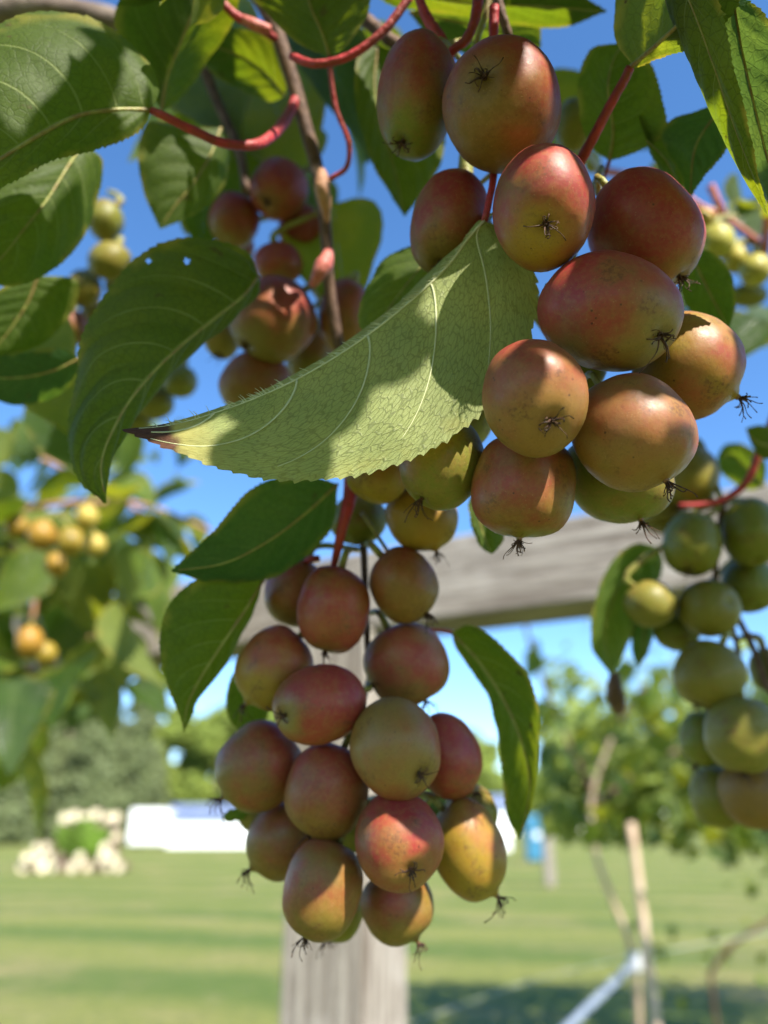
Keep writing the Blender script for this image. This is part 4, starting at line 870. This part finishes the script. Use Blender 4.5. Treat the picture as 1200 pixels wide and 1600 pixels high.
# blurred growth behind the upper right and upper middle
v5 = empty('kiwi_vine', at(1090, 300, .46), 'blurred sunny kiwi vine behind the upper bunch near the right edge', 'vine')
for px_ in ([(930, 265, .44), (990, 275, .45), (1040, 285, .46), (1090, 320, .46), (1140, 345, .46), (1200, 390, .46)], [(1110, 290, .45), (1125, 325, .45), (1132, 345, .46)], [(1200, 330, .45), (1196, 380, .45), (1190, 430, .46)]):
    ptube('stem', px_, [6, 6, 6, 5, 5, 5][:len(px_)], S_PINK, v5, n=8, samples=20, bumps=.1)
for (x, y, d, s) in [(1030, 245, .46, .03), (1175, 310, .5, .04), (1185, 500, .42, .045), (1110, 450, .5, .04), (1150, 460, .52, .05), (1200, 480, .5, .05), (1080, 330, .52, .04), (1170, 370, .53, .05), (1130, 300, .53, .035), (1190, 340, .45, .04), (990, 235, .48, .03), (870, 150, .46, .04), (500, 100, .45, .05), (530, 170, .46, .05), (480, 40, .45, .05), (390, 60, .45, .05), (520, 330, .4, .05), (535, 390, .4, .05), (330, 200, .42, .06), (400, 190, .42, .06), (300, 120, .44, .06), (680, 20, .42, .06), (560, 60, .45, .05), (620, 70, .44, .05), (1150, 270, .5, .03)]:
    rleaf(v5, at(x, y, d), s, rr)
for (x, y, d, s, yx, yz) in [(330, 120, .36, .075, -.3, -1), (420, 120, .35, .07, .2, -1), (390, 60, .37, .07, -.8, -.6), (50, 440, .36, .07, -.5, -1), (30, 480, .33, .06, .4, -1), (100, 440, .52, .08, -.2, -1), (10, 560, .36, .06, .8, -.5), (520, 320, .33, .06, .1, -1), (300, 40, .34, .08, .3, -1), (450, 10, .33, .07, .6, -.7), (560, 90, .36, .05, .2, -1), (330, 210, .34, .06, .1, -1), (480, 200, .36, .035, -.2, -1), (850, 110, .36, .05, .3, -.8), (20, 260, .3, .06, .3, -1), (70, 610, .5, .07, .5, -.8)]:
    put_leaf(v5, at(x, y, d), Vector((yx, rr.uniform(-.3, .3), yz)), Vector((rr.gauss(0, .3), -.6, .5)), s, rr.choice(GEN))
for (x, y) in [(60, 20), (130, 10), (10, 10), (230, 15)]: pass
ptube('branch', [(-40, 30, .42), (60, 12, .42), (150, 25, .43), (230, 50, .44), (330, 90, .45)], [22, 24, 22, 18, 12], mat_stem('old_bark', (0.13, 0.095, 0.075), (0.24, 0.19, 0.15), 90, 0.85, streak=(0.05, 0.035, 0.03)), v5, n=12, samples=30, bumps=.25)
for (x, y, d, s) in [(300, -22, .21, .012), (350, -12, .22, .014), (250, -20, .24, .014)]: rleaf(v5, at(x, y, d), s, rr)

STAKE = mat_simple('stake_wood', (0.46, 0.33, 0.23), (0.58, 0.44, 0.33), 14, 0.8, 0.2, .3, .004)
# far right vine (three to five metres away) with stakes
v6 = empty('kiwi_vine', on_ground(1005, 1690) if False else Vector((at(1003, 1400, 3.4).x, at(1003, 1400, 3.4).y, 0)), 'leafy kiwi vine growing up a stake on the far right', 'vine')
base6 = worldpos(v6)
tube('trunk', [at(1002, 1760, 3.4), at(996, 1560, 3.4), at(986, 1480, 3.4), at(955, 1400, 3.42), at(930, 1330, 3.45), at(925, 1240, 3.5), at(960, 1140, 3.5)], [.018, .018, .018, .017, .016, .014, .01], STAKE, v6, n=10, samples=40, bumps=.15)
for px_ in ([(925, 1240, 3.5), (870, 1120, 3.5), (830, 1010, 3.45), (810, 930, 3.4)], [(925, 1260, 3.5), (1040, 1180, 3.6), (1150, 1150, 3.7), (1260, 1140, 3.8)], [(960, 1140, 3.5), (1000, 1080, 3.5), (1060, 1060, 3.6)], [(1110, 1520, 3.3), (1140, 1480, 3.3), (1200, 1440, 3.3), (1260, 1400, 3.3)], [(1110, 1520, 3.3), (1120, 1600, 3.3), (1150, 1700, 3.3)]):
    ptube('stem', px_, [4, 3.5, 3, 2.5][:len(px_)], S_BRN, v6, n=7, samples=18, bumps=.1)
rr = random.Random(23); cnt = 0
def dens(x, y):
    if x < 850: return 0.25 if 990 < y < 1180 else (0.25 if 1160 < y < 1240 else 0)
    lo = 1035 + max(0, 900 - x) * 0.6; hi_ = 1330 if x > 1010 else 1290
    return 1.0 if lo < y < hi_ else 0.0
while cnt < 285:
    x, y = rr.uniform(800, 1270), rr.uniform(985, 1345)
    if rr.random() > dens(x, y): continue
    rleaf(v6, at(x, y, rr.uniform(2.7, 4.2)), rr.uniform(.08, .14), rr); cnt += 1
for k in range(14): rleaf(v6, at(rr.uniform(1090, 1230), rr.uniform(1360, 1530), rr.uniform(3.1, 3.6)), rr.uniform(.04, .08), rr)
for k in range(9): rleaf(v6, at(rr.uniform(1005, 1075), rr.uniform(1420, 1560), rr.uniform(3.3, 3.5)), rr.uniform(.05, .09), rr)
# deeper leaf mass of that row
V, Fc = [], []
while len(V) < 6 * 6500:
    x, d = rr.uniform(848, 1500), rr.uniform(3.9, 7.2); y = 1185 + rr.gauss(0, 85)
    if y > 1315 + 45 * noise.noise(Vector((x * .025, 0, 3))): continue
    p = at(x, y, d); cl = noise.noise(Vector((p.x * 3.4, p.y * 2.2, p.z * 3.4)))
    if cl < -.02 + (1120 - y) * .003: continue
    u = Vector((rr.gauss(0, 1), rr.gauss(0, 1), rr.gauss(0, .6) - .4)).normalized(); v_ = u.orthogonal().normalized(); nn = u.cross(v_); s = rr.uniform(.04, .085); a = len(V)
    V += [p - u * s, p - v_ * s * .62 - u * s * .25 + nn * s * .2, p - v_ * s * .4 + u * s * .4 + nn * s * .12, p + u * s, p + v_ * s * .4 + u * s * .4 + nn * s * .12, p + v_ * s * .62 - u * s * .25 + nn * s * .2]; Fc += [(a, a + 1, a + 2, a + 3), (a, a + 3, a + 4, a + 5)]
F_VINE = mat_foliage('vine_row_leaf', (0.11, 0.145, 0.03), (0.36, 0.42, 0.05), 5.0)
o = mesh_obj('vine_row_foliage', V, Fc, F_VINE, None, origin=(base6.x, base6.y + 2, 0), smooth=False); o['kind'] = 'stuff'; o['label'] = 'dense leaves of the vine row farther back on the right'; o['category'] = 'foliage'
sx_, sy_ = at(1003, 1400, 3.38).x, at(1003, 1400, 3.38).y
stk = empty('wooden_stake', Vector((sx_, sy_, 0)), 'slim pale wooden stake standing in the grass on the right', 'stake')
V, Fc = tube_data([Vector((sx_ + .01, sy_, 0)), Vector((sx_, sy_, .7)), Vector((sx_ - .012, sy_, at(993, 1285, 3.38).z))], [.021, .020, .019], n=10, samples=18, bumps=.06); mesh_obj('shaft', V, Fc, STAKE, stk, origin=(sx_, sy_, 0))
METAL = mat_simple('galvanised', (0.15, 0.19, 0.25), (0.20, 0.24, 0.31), 8, 0.42, 0.4)
pb, pt_ = at(992, 1503, 3.3), at(880, 1612, 3.0)
dirp = (pt_ - pb).normalized(); ge = pb + dirp * (pb.z / -dirp.z) if dirp.z < 0 else pt_
pp = empty('metal_pipe_brace', ge, 'grey metal pipe brace clamped to the wooden stake', 'pipe')
tube('pipe', [ge, pb], [.017], METAL, pp, n=14, samples=6)
tube('clamp', [pb + Vector((0, -.004, -.035)), pb + Vector((0, -.004, 0)), pb + Vector((0, -.004, .035))], [.027, .03, .026], GREYP, pp, n=16, samples=8)
WIREM = mat_simple('wire', (0.5, 0.5, 0.5), (0.6, 0.6, 0.6), 5, 0.4, 0.5)
tag(tube('trellis_wire', [at(560, 1625, 3.6), at(700, 1578, 3.5), at(820, 1535, 3.4), at(990, 1495, 3.32), at(1300, 1440, 3.2)], [.0016], WIREM, n=6, samples=24), 'thin pale trellis wire strung to the stake above the grass', 'wire')

# ------------------------------------------------------------------ unseen leaves added above the camera to shade the bunches, gaps left for sun
E1 = SUN.orthogonal().normalized(); E2 = SUN.cross(E1)
holes = [(850, 290, .158, .0065), (835, 330, .15, .004), (690, 440, .184, .005), (735, 405, .184, .004), (790, 490, .183, .003), (300, 685, .162, .006), (255, 675, .162, .005), (862, 452, .165, .0035), (1105, 518, .178, .0045), (1112, 575, .175, .002),
         (885, 588, .150, .003), (1015, 640, .158, .0012), (15, 130, .20, .007), (10, 60, .205, .006), (225, 110, .213, .003), (418, 1035, .22, .004), (548, 1350, .203, .004), (585, 1290, .196, .003), (655, 1280, .196, .002), (735, 1275, .215, .004), (735, 1360, .215, .003), (625, 1440, .215, .003),
         (695, 808, .222, .004), (362, 338, .30, .006), (1080, 848, .305, .004), (1040, 945, .305, .004), (1165, 1150, .278, .002), (1110, 720, .32, .005), (548, 40, .23, .006), (505, 290, .25, .007), (400, 42, .25, .005), (500, 420, .25, .005), (985, 95, .19, .004),
         (640, 640, .172, .003), (560, 700, .166, .004), (235, 265, .264, .008), (60, 300, .23, .005), (590, 120, .26, .009), (600, 250, .262, .007), (780, 70, .262, .010), (400, 90, .28, .006), (620, 430, .23, .004), (935, 930, .326, .005), (805, 1180, .245, .004), (290, 60, .25, .005), (1180, 80, .176, .010), (1190, 170, .176, .006)]
hq = []
for x, y, d, r in holes:
    p = at(x, y, d); hq.append((p.dot(E1), p.dot(E2), r))
targets = []
for e, c, r in ALLB:
    if e['d'] > .36: continue
    for k in range(14):
        a = k * 2.4; q = c + (RT * math.cos(a) + UP * math.sin(a)) * r * .85 * math.sqrt(k / 13.0) - FW * r * .6; targets.append(q)
for i in range(0, 400, 12):
    for t in (.1, .4, .7, .95): targets.append(HM[i].lerp(HB[i], t))
for (x, y, d) in [(60, 120, .2), (120, 100, .2), (180, 130, .21), (100, 200, .2), (50, 170, .2), (150, 60, .21), (60, 330, .23), (100, 380, .24), (300, 430, .22), (230, 480, .215), (180, 560, .21), (150, 640, .206), (330, 400, .226), (260, 420, .222), (200, 500, .213), (140, 590, .208), (130, 690, .203), (460, 800, .226), (400, 820, .222), (340, 860, .22), (480, 850, .23), (300, 960, .228), (300, 1040, .229), (350, 960, .232), (780, 1060, .245), (810, 1150, .245), (815, 1220, .246), (560, 470, .23), (620, 430, .23), (280, 60, .25), (250, 270, .264), (300, 280, .265), (440, 30, .24), (940, 130, .226), (960, 190, .23), (960, 930, .33), (400, 100, .28), (1040, 40, .175), (1075, 10, .168), (1100, 60, .166), (1120, 130, .166), (1010, 30, .18), (1095, 220, .214), (700, 20, .25), (800, 25, .25), (620, 250, .26), (590, 160, .26), (330, 60, .25), (210, 40, .25)]:
    targets.append(at(x, y, d))
rr = random.Random(5); can = []
def covered(q):
    a, b = q.dot(E1), q.dot(E2)
    for (ca, cb, ang, la, lb) in can:
        dx, dy = a - ca, b - cb; u = dx * math.cos(ang) + dy * math.sin(ang); v_ = -dx * math.sin(ang) + dy * math.cos(ang)
        if (u / la) ** 2 + (v_ / lb) ** 2 < 0.8: return True
    return False
def blocked(q, t0=.004):   # kept for clarity: a target in a hole is meant to be lit
    a, b = q.dot(E1), q.dot(E2)
    return any((a - h[0]) ** 2 + (b - h[1]) ** 2 < (h[2]) ** 2 for h in hq)
CV, CF, CU = [], [], []
gv = [[v.co.copy() for v in g.vertices] for g in GEN]; gf = [[tuple(p.vertices) for p in g.polygons] for g in GEN]
guv = []
for g in GEN:
    u = [None] * len(g.vertices)
    for lp in g.loops: u[lp.vertex_index] = tuple(g.uv_layers[0].data[lp.index].uv)
    guv.append(u)
rr.shuffle(targets); LIM = 1250
for q in targets:
    if blocked(q) or covered(q): continue
    for tr_ in range(60):
        size = rr.uniform(.05, .08) * (1 - tr_ / 72); la, lb_ = size * .5, size * .31
        ang = rr.uniform(0, math.pi); off = rr.uniform(0, .75); oa = rr.uniform(0, 6.28)
        ca, cb = q.dot(E1) + math.cos(oa) * off * lb_, q.dot(E2) + math.sin(oa) * off * lb_
        ok = True
        for h in hq:
            dx, dy = h[0] - ca, h[1] - cb; u = dx * math.cos(ang) + dy * math.sin(ang); v_ = -dx * math.sin(ang) + dy * math.cos(ang)
            if (u / (la + h[2])) ** 2 + (v_ / (lb_ + h[2])) ** 2 < 1: ok = False; break
        if not ok: continue
        # tilt keeps the projected outline; find a distance that is outside the picture
        for t in [rr.uniform(.22, .32) + .03 * k for k in range(16)]:
            c = E1 * ca + E2 * cb + SUN * (q.dot(SUN) + t)
            x, y, z = proj(c)
            m_ = size * .75
            if z < -m_ or (z > 0 and (y < -F * m_ / max(z, .02) - 10)) or (z <= 0 and c.z > CAM.z + m_ and (c - CAM).length > .05 + m_): break
        else: continue
        if (c - CAM).length < .06 + size * .5: continue
        yd = E1 * math.cos(ang) + E2 * math.sin(ang); zd = (SUN + Vector((rr.gauss(0, .25), rr.gauss(0, .25), rr.gauss(0, .25)))).normalized()
        M = orient(yd, zd); gi = rr.randrange(6); b0 = len(CV)
        CV += [c + (M @ Vector((v.x, v.y - .5, v.z + .08))) * size for v in gv[gi]]; CF += [tuple(i + b0 for i in f) for f in gf[gi]]; CU += guv[gi]
        can.append((ca, cb, ang, la, lb_)); break
n1 = len(can)
qs = [(q.dot(E1), q.dot(E2), q.dot(SUN)) for q in targets]
a0, a1 = min(q[0] for q in qs) - .05, max(q[0] for q in qs) + .05; b0_, b1 = min(q[1] for q in qs) - .05, max(q[1] for q in qs) + .05; sm = sum(q[2] for q in qs) / len(qs)
for k in range(5000):
    size = rr.choice((.03, .04, .05, .07, .09)); la, lb_ = size * .5, size * .31; ang = rr.uniform(0, math.pi); ca, cb = rr.uniform(a0, a1), rr.uniform(b0_, b1)
    ok = True
    for h in hq:
        dx, dy = h[0] - ca, h[1] - cb; u = dx * math.cos(ang) + dy * math.sin(ang); v_ = -dx * math.sin(ang) + dy * math.cos(ang)
        if (u / (la + h[2])) ** 2 + (v_ / (lb_ + h[2])) ** 2 < 1: ok = False; break
    if not ok: continue
    c = E1 * ca + E2 * cb + SUN * (sm + rr.uniform(.14, .42))
    x, y, z = proj(c); m_ = size * .75
    if not (z < -m_ or (z > 0 and (y < -F * m_ / max(z, .02) - 10)) or (z <= 0 and c.z > CAM.z + m_)) or (c - CAM).length < .06 + size * .5: continue
    yd = E1 * math.cos(ang) + E2 * math.sin(ang); zd = (SUN + Vector((rr.gauss(0, .25), rr.gauss(0, .25), rr.gauss(0, .25)))).normalized()
    M = orient(yd, zd); gi = rr.randrange(6); b0 = len(CV)
    CV += [c + (M @ Vector((v.x, v.y - .5, v.z + .08))) * size for v in gv[gi]]; CF += [tuple(i + b0 for i in f) for f in gf[gi]]; CU += guv[gi]; can.append((ca, cb, ang, la, lb_))
    if len(can) > n1 + 420: break
for k in range(9000):  # further leaf roof added overhead to cut sky fill on the bunches
    size = rr.uniform(.05, .10); c = Vector((rr.uniform(-.7, .8), rr.uniform(-1.0, .12), rr.uniform(1.72, 2.05))); x, y, z = proj(c); m_ = size * .75
    if not (z < -m_ or (z > 0 and (y < -F * m_ / max(z, .02) - 10)) or (z <= 0 and c.z > CAM.z + m_)): continue
    ca, cb = c.dot(E1), c.dot(E2)
    if any((h[0] - ca) ** 2 + (h[1] - cb) ** 2 < (size * .62 + h[2]) ** 2 for h in hq): continue
    M = orient(Vector((rr.gauss(0, 1), rr.gauss(0, 1), -.3)), Vector((rr.gauss(0, .3), rr.gauss(0, .3), 1))); gi = rr.randrange(6); b0 = len(CV)
    CV += [c + (M @ Vector((v.x, v.y - .5, v.z + .08))) * size for v in gv[gi]]; CF += [tuple(i + b0 for i in f) for f in gf[gi]]; CU += guv[gi]; can.append((ca, cb, 0, .001, .001))
    if len(can) > n1 + 420 + 640: break
un = [q for q in targets if not blocked(q) and not covered(q)]
print('canopy leaves', n1, len(can), 'uncovered targets', len(un), 'of', len(targets))
L_CAN = mat_leaf('leaf_added_shade', (0.032, 0.080, 0.016), (0.085, 0.145, 0.040), (0.12, 0.2, 0.02), 430, 7, wear=0.3, tw=0.2)
o = mesh_obj('added_shade_leaves', CV, CF, L_CAN, None, origin=at(700, -300, .3), uv=CU); o['kind'] = 'stuff'; o['label'] = 'unseen overhead leaves added to shade the bunches'
